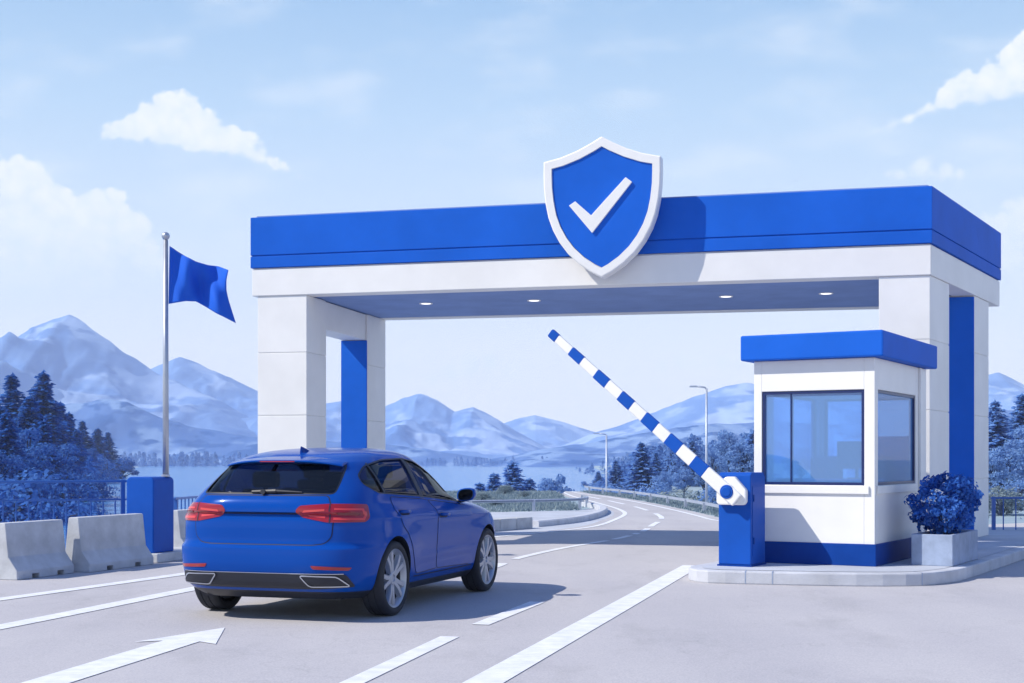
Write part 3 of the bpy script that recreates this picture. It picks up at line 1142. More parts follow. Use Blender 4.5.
def jersey(label, a, d, L, h=.66):
    t = MB()
    prof = [(-.24, 0), (.24, 0), (.24, .10), (.12, .26), (.075, h - .012), (.06, h), (-.06, h), (-.075, h - .012), (-.12, .26), (-.24, .10)]
    n = len(prof)
    xs = [0, L * .32, L * .32 + .001, L * .44, L * .441, L * .70, L * .701, L * .80, L * .801, L]
    # body as stations; two drainage notches under it
    vs = []
    for x in (0, L):
        ins = .0
        vs += [(x, y, z) for y, z in prof]
    t.add(vs, [tuple(range(n)), tuple(range(2 * n - 1, n - 1, -1))] + [(i, n + i, n + (i + 1) % n, (i + 1) % n) for i in range(n)])
    o = fix_normals(t.build('concrete_barrier', M['concrete']))
    # drainage slots cut through the foot
    cut = MB()
    for u in (.26, .70):
        cut.box(L * u, L * u + .13, -.4, .4, -.05, .055)
    co = cut.build('slot_cutter', M['black'])
    md = o.modifiers.new('slots', 'BOOLEAN')
    md.object, md.solver = co, 'EXACT'
    bv = o.modifiers.new('Bevel', 'BEVEL')
    bv.width, bv.segments, bv.limit_method, bv.angle_limit = .018, 3, 'ANGLE', R(30)
    dg = bpy.context.evaluated_depsgraph_get()
    me = bpy.data.meshes.new_from_object(o.evaluated_get(dg))
    o.modifiers.clear()
    o.data = me
    bpy.data.objects.remove(co)
    o.location = (a[0], a[1], .005)
    o.rotation_euler = (0, 0, math.atan2(d[1], d[0]))
    return tag(o, label, 'barrier', 'concrete road barriers along the left edge')


def build_left():
    H = R(18)
    fw, lf = Vector((math.sin(H), math.cos(H))), Vector((-math.cos(H), math.sin(H)))
    d = Vector((math.sin(R(18.5)), math.cos(R(18.5))))
    a = Vector((-5.52, 16.12)) + lf * .24
    a0 = Vector((-5.76, 16.25)) + lf * .22
    jersey('pale concrete barrier nearest the viewer left of the road', a0, d, 1.08)
    a1 = Vector((-5.235, 17.36)) + lf * .24
    jersey('pale concrete barrier between its nearer twin and the blue pier', a1, d, 1.42, .68)
    a2 = Vector((-4.72, 20.4)) + lf * .24
    jersey('mostly hidden pale barrier between blue pier and car', a2, d, 1.5)
    # pier
    c = Vector((-4.87, 19.02))
    w, dp = .43, .52
    ctr = c + lf * w / 2 + fw * dp / 2
    t = thing('gate_pier', 'blue square pier with rounded top on a concrete pad below the flagpole', 'pier', (ctr.x, ctr.y, 0), -H)
    m = MB(); m.box(-w / 2 - .06, w / 2 + .10, -dp / 2 - .06, dp / 2 + .9, 0.004, .13); m.build('pad', M['concrete'], t, bevel=.012)
    m = MB()
    rr = .07
    prof = [(-w / 2, .131)] + [(-w / 2 + rr - rr * math.cos(q * math.pi / 10), 1.17 - rr + rr * math.sin(q * math.pi / 10)) for q in range(6)] + \
           [(w / 2 - rr + rr * math.sin(q * math.pi / 10), 1.17 - rr + rr * math.cos(q * math.pi / 10)) for q in range(6)] + [(w / 2, .131)]
    n = len(prof)
    vs = [(x, -dp / 2, z) for x, z in prof] + [(x, dp / 2, z) for x, z in prof]
    m.add(vs, [tuple(range(n)), tuple(range(2 * n - 1, n - 1, -1))] + [(i, n + i, n + (i + 1) % n, (i + 1) % n) for i in range(n)])
    fix_normals(m.build('post', M['blue2'], t, bevel=.02, seg=3))
    # flagpole on the pier
    p = ctr + fw * .16 + lf * (-.06)
    fx_, fy_ = xat(165.7, 19.42), 19.42
    fp = thing('flagpole', 'slim grey flagpole with ball top standing on the blue pier', 'flagpole', (fx_, fy_, 1.171))
    m = MB(); m.tube([(0, 0, 0), (0, 0, 1.2), (0, 0, 3.28)], [.043, .040, .032], 14); m.build('pole', M['steel'], fp, smooth=True)
    m = MB(); m.lathe([(.001, 3.36)] + [(.056 * math.sin(q * math.pi / 12), 3.335 - .056 * math.cos(q * math.pi / 12) * -1) for q in range(1, 12)][::1] + [(.02, 3.27)], 16)
    m.build('finial', M['steel'], fp, smooth=True)
    m = MB(); m.lathe([(.06, .0), (.06, .02), (.045, .03)], 16); m.build('base_flange', M['steel'], fp)
    # flag, a rippled cloth hanging from the pole
    top = [(169.5, 246), (177, 251), (186, 256.5), (196, 261.5), (208, 265), (219, 266.5), (228.5, 270)]
    bot = [(168.5, 304), (177, 302.5), (186, 301), (196, 301.5), (206, 307), (218, 314), (235.5, 323)]
    rgt = [(228.5, 270), (226.5, 280), (226.5, 290), (229, 302), (232, 312), (235.5, 323)]
    nu, nv = 36, 26

    def at(P, t):
        q = t * (len(P) - 1)
        i = min(len(P) - 2, int(q))
        return Vector(P[i]).lerp(Vector(P[i + 1]), q - i)
    vs = []
    for j in range(nv + 1):
        for i in range(nu + 1):
            u, v = i / nu, j / nv
            l = Vector((169.5, 246)).lerp(Vector((168.5, 304)), v)
            P = at(top, u) * (1 - v) + at(bot, u) * v + l * (1 - u) + at(rgt, v) * u
            P -= (Vector(top[0]) * (1 - u) * (1 - v) + Vector(top[-1]) * u * (1 - v) + Vector(bot[0]) * (1 - u) * v + Vector(bot[-1]) * u * v)
            D = 19.42 + u * .10 + .13 * math.sin(u * 10.5 + v * 2.6) * u ** .6 + .06 * math.sin(u * 17 - v * 4) * u
            vs.append((xat(P.x, D) - fx_, D - fy_, zat(P.y, D) - 1.171 - 2.2))
    m = MB()
    m.add(vs, [(j * (nu + 1) + i, j * (nu + 1) + i + 1, (j + 1) * (nu + 1) + i + 1, (j + 1) * (nu + 1) + i) for j in range(nv) for i in range(nu)])
    f = m.build('flag', mat('flag_cloth', (.018, .115, .62), .75, bump=.15, bscale=300, spec=.1), smooth=True)
    f.location = (fx_, fy_, 1.171 + 2.2)
    sd = f.modifiers.new('Solidify', 'SOLIDIFY')
    sd.thickness = .006
    tag(f, 'plain blue flag rippling from the flagpole', 'flag')
    rail_run('promenade_railing', 'tall blue railing with thin balusters behind the concrete barriers', ((-9.6, 17.75), (-5.42, 19.72)), 1.12, .86, .13, .165, (1.2, 2.72, 4.56))
    rail_run('low_railing', 'short lower blue railing between blue pier and car', ((-5.05, 20.9), (-4.62, 25.6)), .84, None, .12, .17, (.1, 2.4, 4.6))
    # coping along the promenade edge
    k = MB()
    kerb_run(k, [(-16, 15.1), (-9.55, 18.0), (-5.9, 19.95)], .30, .0, .09)
    tag(k.build('kerb', M['kerb']), 'low concrete edge strip below the promenade railing', 'kerb', kind='structure')


def guard_rail(label, P, h=.34, step=2.4, group=None):
    pts = resample([Vector(p) for p in P], .5)
    t = thing('guard_rail', label, 'guard rail', (0, 0, 0))
    m = MB()
    vs = []
    for i, p in enumerate(pts):
        d = (pts[min(i + 1, len(pts) - 1)] - pts[max(0, i - 1)]).normalized()
        nr = Vector((d.y, -d.x))
        z = terrain(p.x, p.y)
        for o_, zz in ((.02, h), (.05, h - .02), (.02, h - .045), (.05, h - .06), (.02, h - .08), (-.0, h - .08), (0, h)):
            vs.append((*(p + nr * o_), z + zz))
    fs = [(i * 7 + k, i * 7 + (k + 1) % 7, (i + 1) * 7 + (k + 1) % 7, (i + 1) * 7 + k) for i in range(len(pts) - 1) for k in range(7)]
    m.add(vs, fs)
    fix_normals(m.build('rail', M['galv'], t))
    acc = 0
    for i in range(len(pts)):
        if i == 0 or acc >= step:
            acc = 0
            p = pts[i]
            z = terrain(p.x, p.y)
            m = MB(); m.box(p.x - .05, p.x + .035, p.y - .05, p.y + .04, z - .1, z + h - .015); m.build('post', M['galv'], t)
        if i < len(pts) - 1: acc += (pts[i + 1] - pts[i]).length
    return t


def build_far():
    guard_rail('low grey guard rail along the meadow ahead of the car', [(-5.9, 36.3), (-4.6, 36.6), (-1.1, 37.4), (.6, 38.2), (1.7, 39.2), (2.2, 41), (2.15, 43.5)], .33, 1.5)
    guard_rail('long pale guard rail along the right side of the winding road', [(9.5, 30.2), (6.7, 31.0), (5.55, 32.6), (5.25, 35.2), (5.15, 38.4), (4.8, 45.6), (4.2, 53), (3.5, 58), (3.2, 62)], .27, 3)
    rail_run('low_railing', 'blue railing beyond the planter at the right edge', ((8.55, 25.0), (17, 24.9)), .74, None, .12, .22, (.05, 2.6, 5.2, 7.8))
    for x, D, top, ax, lab in ((706.5, 60, 387, -17, 'taller grey street lamp with arm reaching left beyond the boom arm'), (606.5, 92, 434, -13, 'shorter and farther grey street lamp standing along the bend of the road')):
        X = xat(x, D)
        zb = terrain(X, D)
        zt = zat(top, D)
        t = thing('street_lamp', lab, 'street lamp', (X, D, zb))
        h = zt - zb
        ar = xat(CX + ax, D)
        r = .055 if D < 70 else .07
        m = MB(); m.tube([(0, 0, 0), (0, 0, h * .5), (0, 0, h - .06)], [r * 1.25, r, r * .8], 10); m.build('pole', M['galv'], t, smooth=True)
        m = MB(); m.tube([(0, 0, h - .12), (ar * .06, 0, h - .03), (ar * .2, 0, h), (ar * .6, 0, h + .03)], r * .62, 8); m.build('arm', M['galv'], t, smooth=True)
        m = MB(); m.prism([(ar * .55, -.09), (ar, -.06), (ar, .06), (ar * .55, .09)], h - .01, h + .06); fix_normals(m.build('lamp_head', M['galv'], t, bevel=.01))


build_gate()
build_shield()
build_booth()
build_barrier()
build_planter()
build_left()
build_far()
# ------------------------------------------------------------------ trees
def conifer_meshes(seed, H=10.0, spread=.23, thin=0):
    rnd = random.Random(seed)
    t = MB()
    lean = rnd.uniform(-.02, .02)
    t.tube([(0, 0, -.6), (0, 0, H * .3), (lean * H, 0, H * .7), (lean * H * 1.5, 0, H)], [.24, .17, .09, .015], 7)
    c = MB()
    z = H * rnd.uniform(.07, .12)
    while z < H * .99:
        k = z / H
        rad = H * spread * (1 - k) ** .82 * rnd.uniform(.72, 1.12) + .10
        n = int(7 + 7 * (1 - k))
        a0 = rnd.uniform(0, 6.28)
        for i in range(n):
            if rnd.random() < .10 + thin: continue
            a = a0 + 6.283 * i / n + rnd.uniform(-.3, .3)
            L = rad * rnd.uniform(.6, 1.15)
            droop = rnd.uniform(.15, .38) * (1 - k * .8)
            ca, sa = math.cos(a), math.sin(a)
            t.tube([(lean * z, 0, z), (ca * L * .85, sa * L * .85, z - droop * L * .8)], [.035, .008], 3, cap=False)
            m = max(3, int(L / .17))
            for j in range(m):
                s = (j + .5) / m * L
                w = (.10 + .34 * (1 - s / L)) * min(1.0, .3 + L * .42)
                for sd in (-1, 1, 0):
                    s2 = s + rnd.uniform(-.1, .1)
                    zz = z - droop * s2 + rnd.uniform(-.10, .06)
                    px, py = ca * s2 - sa * sd * w * .4, sa * s2 + ca * sd * w * .4
                    q = rnd.uniform(.16, .30) * (1 if L > .6 else .75)
                    dx, dy = (ca - sa * sd * .9), (sa + ca * sd * .9)
                    ll = math.hypot(dx, dy)
                    dx, dy = dx / ll * q, dy / ll * q
                    ex, ey = -dy * .55, dx * .55
                    dz = -q * rnd.uniform(.3, .75)
                    lf = rnd.uniform(-.12, .12)
                    c.add([(px - dx * .5 + lean * z, py - dy * .5, zz), (px + ex + lean * z, py + ey, zz + dz * .5 + lf), (px + dx + lean * z, py + dy, zz + dz), (px - ex + lean * z, py - ey, zz + dz * .5 - lf)], [(0, 1, 2, 3)])
        z += H * .030 * rnd.uniform(.75, 1.15) * (1.1 - k * .5)
    for i in range(14):
        z = H * (.93 + .07 * i / 14)
        a = rnd.uniform(0, 6.28)
        c.add([(lean * 1.4 * H, 0, z), (lean * 1.4 * H + .16 * math.cos(a), .16 * math.sin(a), z - .05), (lean * 1.4 * H, 0, z + .22)], [(0, 1, 2)])
    return t, c


def broad_meshes(seed, H=7.0, W=3.0, low=.30, n=26, per=150, size=.26):
    rnd = random.Random(seed)
    t = MB()
    t.tube([(0, 0, -.5), (.05, 0, H * .25), (.1, .05, H * .5), (.1, .1, H * .8)], [.20, .15, .10, .02], 7)
    pts = []
    for k in range(n):
        u, v = rnd.uniform(-.9, 1), rnd.uniform(0, 6.28)
        g = Vector((math.sqrt(1 - u * u) * math.cos(v), math.sqrt(1 - u * u) * math.sin(v), u))
        r = rnd.uniform(.5, 1.0)
        c = Vector((g.x * W * .40 * r, g.y * W * .40 * r, H * (low + 1) / 2 + g.z * H * (1 - low) * .40 * r))
        cr = W * rnd.uniform(.11, .21)
        t.tube([(.08, .03, H * rnd.uniform(.2, .5)), c * .7 + Vector((0, 0, c.z * .25)), c], [.06, .04, .012], 4, cap=False)
        for i in range(per):
            u, v = rnd.uniform(-.8, 1), rnd.uniform(0, 6.28)
            q = Vector((math.sqrt(1 - u * u) * math.cos(v), math.sqrt(1 - u * u) * math.sin(v), u * .8))
            pts.append((c + q * cr * rnd.uniform(.55, 1.08), q))
    m = MB()
    leaf_cloud(m, pts, size, rnd, 4)
    return t, m


def proto(name, mb_t, mb_c, leaf):
    """trunk and crown of one kind of tree, kept out of the scene until it is placed"""
    to, co_ = mb_t.build('trunk', M['bark'], None, smooth=True), mb_c.build('crown', M[leaf])
    C.objects.unlink(to)
    C.objects.unlink(co_)
    return to, co_


PROTO = {}
HAZED = {}
for i in range(4):
    PROTO['c%d' % i] = (proto('conifer', *conifer_meshes(40 + i, 10, (.21, .25, .19, .27)[i], (.0, .05, .1, .02)[i]), 'conifer'), 10.0, 'conifer_tree')
for i in range(3):
    PROTO['b%d' % i] = (proto('broad', *broad_meshes(60 + i, 7, (4.2, 5.2, 3.6)[i], (.22, .12, .3)[i]), 'broadleaf'), 7.0, 'round_tree')
for i in range(3):
    PROTO['s%d' % i] = (proto('bush', *broad_meshes(80 + i, 3, (4.2, 3.4, 5.2)[i], -.15, 22, 130, .20), 'broadleaf'), 3.0, 'shrub')
for i in range(2):
    PROTO['m%d' % i] = (proto('bush', *broad_meshes(90 + i, 3, (4.6, 3.6)[i], -.15, 20, 130, .20), 'meadowleaf'), 3.0, 'shrub')

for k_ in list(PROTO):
    if k_[0] in 'cbs':      # copies with distance haze mixed into the leaf colour, for right-hand trees
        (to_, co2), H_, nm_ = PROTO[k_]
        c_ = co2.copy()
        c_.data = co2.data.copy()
        c_.data.materials[0] = M['conifer_hazed' if k_[0] == 'c' else 'broad_hazed']
        HAZED[k_] = ((to_, c_), H_, nm_)
rt = random.Random(11)


def plant(kind, x, top, D, label, cat, wide=1.0, z=None, group=None):
    (to, co_), H, name = (HAZED if kind in HAZED and x > 300 else PROTO)[kind]
    X = xat(x, D)
    zb = terrain(X, D) if z is None else z
    h = zat(top, D) - zb
    s = h / H
    t = thing(name, label, cat, (X, D, zb), rt.uniform(0, 6.28), group)
    t.scale = (s * wide, s * wide, s)
    for o in (to, co_):
        c = o.copy()
        C.objects.link(c)
        c.parent = t
    return t


def build_trees():
    # wooded bank at the left, near to far
    LB = 'trees on the wooded left bank'
    for k, x, top, D, w, l in (
        ('c0', 12, 374, 150, 1.7, 'tall dark blue conifer at the left edge of the view'),
        ('c1', 42, 371, 165, 1.65, 'tallest dark blue conifer of the left bank'),
        ('c2', -8, 386, 140, 1.8, 'dark conifer partly cut off by the left frame edge'),
        ('c3', 27, 396, 135, 1.6, 'broad conifer in front of the two tallest on the left bank'),
        ('c0', 60, 402, 180, 1.9, 'medium conifer just behind the tallest one on the left bank'),
        ('c1', 68, 412, 215, 1.9, 'slim conifer on the left bank between tallest and small ones'),
        ('c2', 82, 421, 260, 2.0, 'small conifer midway along the wooded left bank'),
        ('c3', 96, 428, 300, 1.8, 'smaller conifer near the end of the left bank'),
        ('c0', 108, 432, 330, 1.9, 'smallest upright conifer at the end of the left bank'),
        ('c1', 50, 414, 160, 1.9, 'short conifer hugging the foot of the tallest one'),
        ('c2', 2, 408, 122, 1.9, 'low dark conifer above the railing at the left edge')):
        plant(k, x, top, D, l, 'conifer', w, group=LB)
    for k, x, top, D, w, l in (
        ('c3', 6, 412, 108, 1.5, 'nearer dark conifer rising directly above the promenade railing'),
        ('b1', 26, 424, 112, 1.2, 'wide round tree behind the second railing post'),
        ('c1', 44, 420, 120, 1.6, 'conifer standing right above the railing post'),
        ('b0', 63, 438, 132, 1.2, 'low round tree at the water end of the near bank'),
        ('c2', 76, 430, 200, 1.9, 'stout conifer between small ones on the left bank'),
        ('b2', 89, 446, 250, 1.2, 'pale round tree farther along the left bank'),
        ('b1', -14, 436, 104, 1.2, 'round tree mostly outside the left frame edge')):
        plant(k, x, top, D, l, 'conifer' if k[0] == 'c' else 'tree', w, group=LB)
    for k, x, top, D, w, l in (
        ('s0', 14, 468, 96, 1.25, 'broad dark shrub behind the left railing'),
        ('s1', 40, 470, 100, 1.3, 'dark shrub behind the middle of the railing'),
        ('s2', 62, 474, 112, 1.25, 'spreading shrub overhanging the lake shore'),
        ('s0', 84, 466, 150, 1.1, 'round shrub at the water edge left of the pier'),
        ('s1', 92, 478, 158, 1.1, 'small shrub lowest on the shore left of the pier'),
        ('s2', 106, 455, 270, 1.2, 'distant shrub low on the left bank'),
        ('s1', 121, 457, 330, 1.2, 'tiny far shrub near the tip of the left bank')):
        plant(k, x, top, D, l, 'shrub', w, group='shrubs on the left lake shore')
    # meadow by the road
    for k, x, top, D, w, l in (
        ('c1', 513, 461, 118, 2.0, 'young conifer standing tallest on the lakeside meadow'),
        ('c0', 494, 473, 112, 2.2, 'middle conifer of the meadow group beside the tall one'),
        ('c2', 481, 483, 105, 2.4, 'small conifer nearest the car mirror'),
        ('c3', 527, 478, 120, 2.0, 'short conifer right of the tallest meadow conifer')):
        plant(k, x, top, D, l, 'conifer', w, group='young conifers on the meadow')
    plant('b2', 552, 469, 95, 'small round tree with thin trunk alone on the meadow', 'tree', .85)
    for k, x, top, D, w, l in (
        ('m0', 505, 484, 56, 1.5, 'pale meadow shrub behind the guard rail below the conifers'),
        ('m1', 524, 490, 52, 1.6, 'low pale shrub in the middle of the meadow'),
        ('m0', 482, 491, 46, 1.6, 'pale shrub just beyond the car bonnet'),
        ('s1', 561, 488, 57, 1.3, 'dark small shrub where the road disappears'),
        ('s0', 538, 485, 120, 1.3, 'small blue shrub between the meadow conifers and the round tree'),
        ('m1', 496, 496, 42, 1.8, 'pale shrub close behind the low guard rail')):
        plant(k, x, top, D, l, 'shrub', w, group='shrubs on the meadow')
    # right of the road
    RG = 'trees right of the winding road'
    for k, x, top, D, w, l in (
        ('c3', 643, 442, 150, 2.0, 'conifer with the highest tip among the roadside trees'),
        ('c1', 616, 460, 170, 2.1, 'conifer just right of the farther street lamp'),
        ('c0', 656, 452, 160, 2.1, 'conifer leaning against the highest roadside conifer'),
        ('c2', 672, 444, 190, 2.2, 'conifer between the tall one and the boom arm'),
        ('c1', 598, 471, 230, 2.0, 'small far conifer left of the farther lamp'),
        ('c0', 692, 440, 175, 2.2, 'conifer beneath the boom arm'),
        ('c3', 752, 432, 130, 1.8, 'conifer touching the left booth wall')):
        plant(k, x, top, D, l, 'conifer', w, group=RG)
    for k, x, top, D, w, l in (
        ('b0', 729, 426, 170, 1.15, 'tall round tree behind the nearer street lamp'),
        ('b1', 712, 448, 150, 1.2, 'round tree left of the nearer street lamp'),
        ('b2', 744, 440, 120, 1.25, 'dark round tree behind the barrier cabinet'),
        ('b0', 684, 466, 120, 1.15, 'pale round tree low beside the guard rail'),
        ('b1', 664, 470, 135, 1.2, 'small round tree in front of the roadside conifers'),
        ('b2', 704, 464, 118, 1.2, 'pale leafy tree with visible branches behind the rail'),
        ('b1', 584, 480, 240, 1.3, 'far small round tree where the road meets the lake')):
        plant(k, x, top, D, l, 'tree', w, group=RG)
    for k, x, top, D, w, l in (
        ('s0', 634, 482, 110, 1.3, 'wide shrub behind the far guard rail'),
        ('s1', 652, 482, 118, 1.3, 'shrub at the foot of the highest roadside conifer'),
        ('s2', 722, 478, 95, 1.3, 'shrub behind the barrier hub'),
        ('m0', 676, 486, 88, 1.3, 'pale shrub low along the guard rail'),
        ('s0', 612, 484, 150, 1.3, 'shrub around the farther lamp post'),
        ('s2', 745, 474, 92, 1.3, 'dark shrub beside the booth corner')):
        plant(k, x, top, D, l, 'shrub', w, group='shrubs right of the winding road')
    # far right behind the railing
    for k, x, top, D, w, l in (
        ('c1', 996, 400, 120, 1.8, 'tall conifer right beside the rear gateway pillar'),
        ('c0', 1022, 394, 135, 1.8, 'tall conifer at the right frame edge'),
        ('c2', 1040, 410, 125, 1.8, 'conifer half outside the right frame edge')):
        plant(k, x, top, D, l, 'conifer', w, group='trees at the right edge')
    for k, x, top, D, w, l in (
        ('b1', 1010, 436, 105, 1.2, 'round blue tree above the right railing'),
        ('b0', 1030, 420, 115, 1.2, 'round tree at the far right behind the railing'),
        ('b2', 992, 452, 100, 1.2, 'small round tree next to the rear right pillar'),
        ('b1', 868, 436, 130, 1.3, 'round tree seen through the booth window'),
        ('b0', 800, 442, 150, 1.3, 'tall round tree seen through the left part of the booth window')):
        plant(k, x, top, D, l, 'tree', w, group='trees at the right edge')
    for k, x, top, D, w, l in (
        ('m1', 1000, 482, 82, 1.4, 'pale shrub behind the right railing'),
        ('s0', 1020, 476, 88, 1.4, 'blue shrub behind the right railing posts')):
        plant(k, x, top, D, l, 'shrub', w, group='shrubs at the right edge')
    # distant woods that read as masses
    rnd = random.Random(3)

    def wood(label, spots, size, leaf='farwood', n=120, ls=.15):
        m = MB()
        for x, y, z, h in spots:
            pts = []
            for i in range(n):
                k = rnd.random()
                r = h * .34 * (1 - k * .75)
                a = rnd.uniform(0, 6.28)
                q = Vector((math.cos(a), math.sin(a), .4))
                pts.append(((x + math.cos(a) * r * rnd.random() ** .5, y + math.sin(a) * r, z + h * (.06 + k * .94)), q))
            leaf_cloud(m, pts, h * ls, rnd, 4)
        tag(m.build('woods', M[leaf]), label, 'woods', kind='stuff')
    spots = []
    for i in range(120):
        D = rnd.uniform(860, 965)
        x = rnd.choice((rnd.uniform(130, 250), rnd.uniform(150, 215), rnd.uniform(60, 150)))
        spots.append((xat(x, D), D, -3, rnd.uniform(4, 10)))
    wood('far woods along the lake shore below the left mountain', spots, 3)
    spots = []
    for i in range(330):
        D = rnd.uniform(100, 330)
        e = rnd.uniform(1, 34)
        x = -51.0 - .262 * (D - 170) - e
        spots.append((x, D, terrain(x, D) - .3, rnd.uniform(1.6, 3.6) * (1 + D / 500)))
    wood('undergrowth filling the wooded left bank', spots, 3, 'conifer', 330, .075)
    spots = []
    for i in range(70):
        D = rnd.uniform(900, 985)
        spots.append((xat(rnd.uniform(385, 560), D), D, -3, rnd.uniform(3, 7)))
    for i in range(120):
        D = rnd.uniform(430, 780)
        x = rnd.uniform(570, 760)
        spots.append((xat(x, D), D, terrain(xat(x, D), D) - .5, rnd.uniform(4, 9) * (.5 + .5 * smooth01((x - 560) / 90))))
    for i in range(300):
        D = rnd.uniform(170, 330)
        x = rnd.uniform(592, 760)
        spots.append((xat(x, D), D, terrain(xat(x, D), D) - .5, rnd.uniform(3.2, 7.2) * (.55 + .5 * smooth01((x - 590) / 100))))
    for i in range(60):
        D = rnd.uniform(300, 600)
        x = rnd.uniform(960, 1060)
        spots.append((xat(x, D), D, terrain(xat(x, D), D) - .5, rnd.uniform(9, 16)))
    wood('far woods between lake and foothills right of the road', spots, 3, 'farwood', 190, .10)
    # grass and low growth on the verges
    m = MB()

    def tuft(x, y, h, n=7):
        z = terrain(x, y)
        for i in range(n):
            a, l = rnd.uniform(0, 6.28), h * rnd.uniform(.5, 1.1)
            bx_, by_ = x + rnd.uniform(-.15, .15), y + rnd.uniform(-.15, .15)
            w = .02 + .02 * rnd.random()
            dx, dy = math.cos(a), math.sin(a)
            m.add([(bx_ - dy * w, by_ + dx * w, z - .02), (bx_ + dy * w, by_ - dx * w, z - .02), (bx_ + dx * l * .45, by_ + dy * l * .45, z + l)], [(0, 1, 2)])
    for i in range(5200):
        y = rnd.uniform(37.5, 61)
        x = rnd.uniform(-7, 3)
        if x > 2.25 - max(0, (40 - y)) * .25 - (.3 if y < 46 else .35) or (y < 39.5 and x > -1.2 and y < 38 + x * .6): continue
        tuft(x, y, rnd.uniform(.05, .13))
    for i in range(1800):
        y = rnd.uniform(30.5, 62)
        e = lerp_prof([(29.0, 8.6), (30.4, 5.95), (32.2, 5.25), (35, 5.1), (38.4, 5.0), (45.6, 4.65), (53, 4.05), (58, 3.35), (62, 3.1)], y)
        tuft(e + .05 + rnd.random() ** 1.6 * 3.0, y, rnd.uniform(.05, .11))
    for i in range(1500):
        tuft(rnd.uniform(8.5, 26), rnd.uniform(32.6, 48), rnd.uniform(.05, .14))
    tag(m.build('grass', M['meadowleaf']), 'pale grass on meadow and road verges', 'grass', kind='stuff')


build_trees()
# ------------------------------------------------------------------ the car
def pchip(P):
    xs, ys = [p[0] for p in P], [p[1] for p in P]
    n = len(xs)
    h = [xs[i + 1] - xs[i] for i in range(n - 1)]
    d = [(ys[i + 1] - ys[i]) / h[i] for i in range(n - 1)]
    m = [d[0]] + [0] * (n - 2) + [d[-1]]
    for i in range(1, n - 1):
        if d[i - 1] * d[i] > 0:
            w1, w2 = 2 * h[i] + h[i - 1], h[i] + 2 * h[i - 1]
            m[i] = (w1 + w2) / (w1 / d[i - 1] + w2 / d[i])

    def f(x):
        if x <= xs[0]: return ys[0]
        if x >= xs[-1]: return ys[-1]
        i = 0
        while x > xs[i + 1]: i += 1
        t = (x - xs[i]) / h[i]
        return ((1 + 2 * t) * (1 - t) ** 2 * ys[i] + t * (1 - t) ** 2 * h[i] * m[i] + t * t * (3 - 2 * t) * ys[i + 1] + t * t * (t - 1) * h[i] * m[i + 1])
    return f


XR = pchip([(.19, -.50), (.27, -.63), (.33, -.69), (.42, -.715), (.52, -.73), (.60, -.728), (.638, -.724), (.656, -.690), (.672, -.676), (.70, -.668), (.80, -.668), (.88, -.662), (.928, -.648), (.942, -.674), (.965, -.674), (1.03, -.654), (1.10, -.605),
            (1.20, -.50), (1.30, -.385), (1.375, -.30), (1.395, -.22), (1.43, -.08), (1.468, .14), (1.492, .36), (1.508, .62), (1.515, .82)])
XF = pchip([(.19, 3.10), (.30, 3.20), (.45, 3.27), (.60, 3.27), (.70, 3.24), (.78, 3.17), (.85, 3.04), (.90, 2.88), (.94, 2.70), (.97, 2.52), (1.0, 2.36), (1.1, 2.20), (1.2, 2.04), (1.3, 1.85), (1.38, 1.66), (1.43, 1.53), (1.465, 1.40), (1.49, 1.25), (1.508, 1.08), (1.515, .95)])
WW = pchip([(.19, .76), (.25, .82), (.33, .852), (.42, .868), (.52, .876), (.62, .88), (.72, .88), (.82, .879), (.885, .872), (.93, .857), (.97, .83), (1.01, .806), (1.10, .768), (1.20, .722), (1.30, .672), (1.36, .638), (1.40, .608), (1.44, .565), (1.475, .49), (1.495, .40), (1.508, .30), (1.515, .17)])


def car_slice(z, xr=None, xf=None, W=None, haunch=True):
    xr, xf, W = (XR(z) if xr is None else xr), (XF(z) if xf is None else xf), (WW(z) * 1.075 if W is None else W)
    ar, af = min(.95, .48 * (xf - xr)), min(1.35, .48 * (xf - xr))
    p = 4.6 if z < 1.0 else 4.6 - 1.0 * min(1, (z - 1.0) / .35)
    q = 5.0 if z < .85 else 5.0 - 1.7 * min(1, (z - .85) / .2)
    out = []
    for i in range(41):
        th = math.pi / 2 * i / 40
        out.append((xr + ar - ar * math.cos(th) ** (2 / p), W * math.sin(th) ** (2 / p)))
    for i in range(1, 30):
        out.append((xr + ar + (xf - af - xr - ar) * i / 30, W))
    for i in range(36):
        th = math.pi / 2 * i / 35
        out.append((xf - af + af * math.sin(th) ** (2 / q), W * math.cos(th) ** (2 / q)))
    if haunch:
        o2 = []
        for s, l in out:
            k = (l / W) ** 4 if W > 0 else 0
            if z < 1.0:
                e = math.exp(-((z - .70) / .20) ** 2)
                l += k * .016 * e * (math.exp(-((s - .1) / .48) ** 2) + .8 * math.exp(-((s - 2.59) / .5) ** 2))
                l -= k * .012 * math.exp(-((z - .52) / .13) ** 2) * smooth01((s - .45) / .3) * smooth01((2.3 - s) / .3)
                l += k * .012 * math.exp(-((z - .33) / .05) ** 2) * smooth01((s - .45) / .2) * smooth01((2.3 - s) / .2)
                # waist crease below the windows
                l += k * .016 * math.exp(-abs(z - (.885 - .018 * s)) / .03) * smooth01((s + .5) / .4)
                l += k * .010 * math.exp(-abs(z - (.47 + .02 * s)) / .03) * smooth01((s - .5) / .3) * smooth01((2.25 - s) / .3)
            o2.append((s, l))
        out = o2
    return out


_sl = {}


def sl(z):
    k = round(z, 4)
    if k not in _sl: _sl[k] = car_slice(k)
    return _sl[k]


def side_l(s, z):
    best = 0
    P = sl(z)
    for (a, la), (b, lb) in zip(P, P[1:]):
        if a <= s <= b and b > a:
            best = max(best, la + (lb - la) * (s - a) / (b - a))
    return best


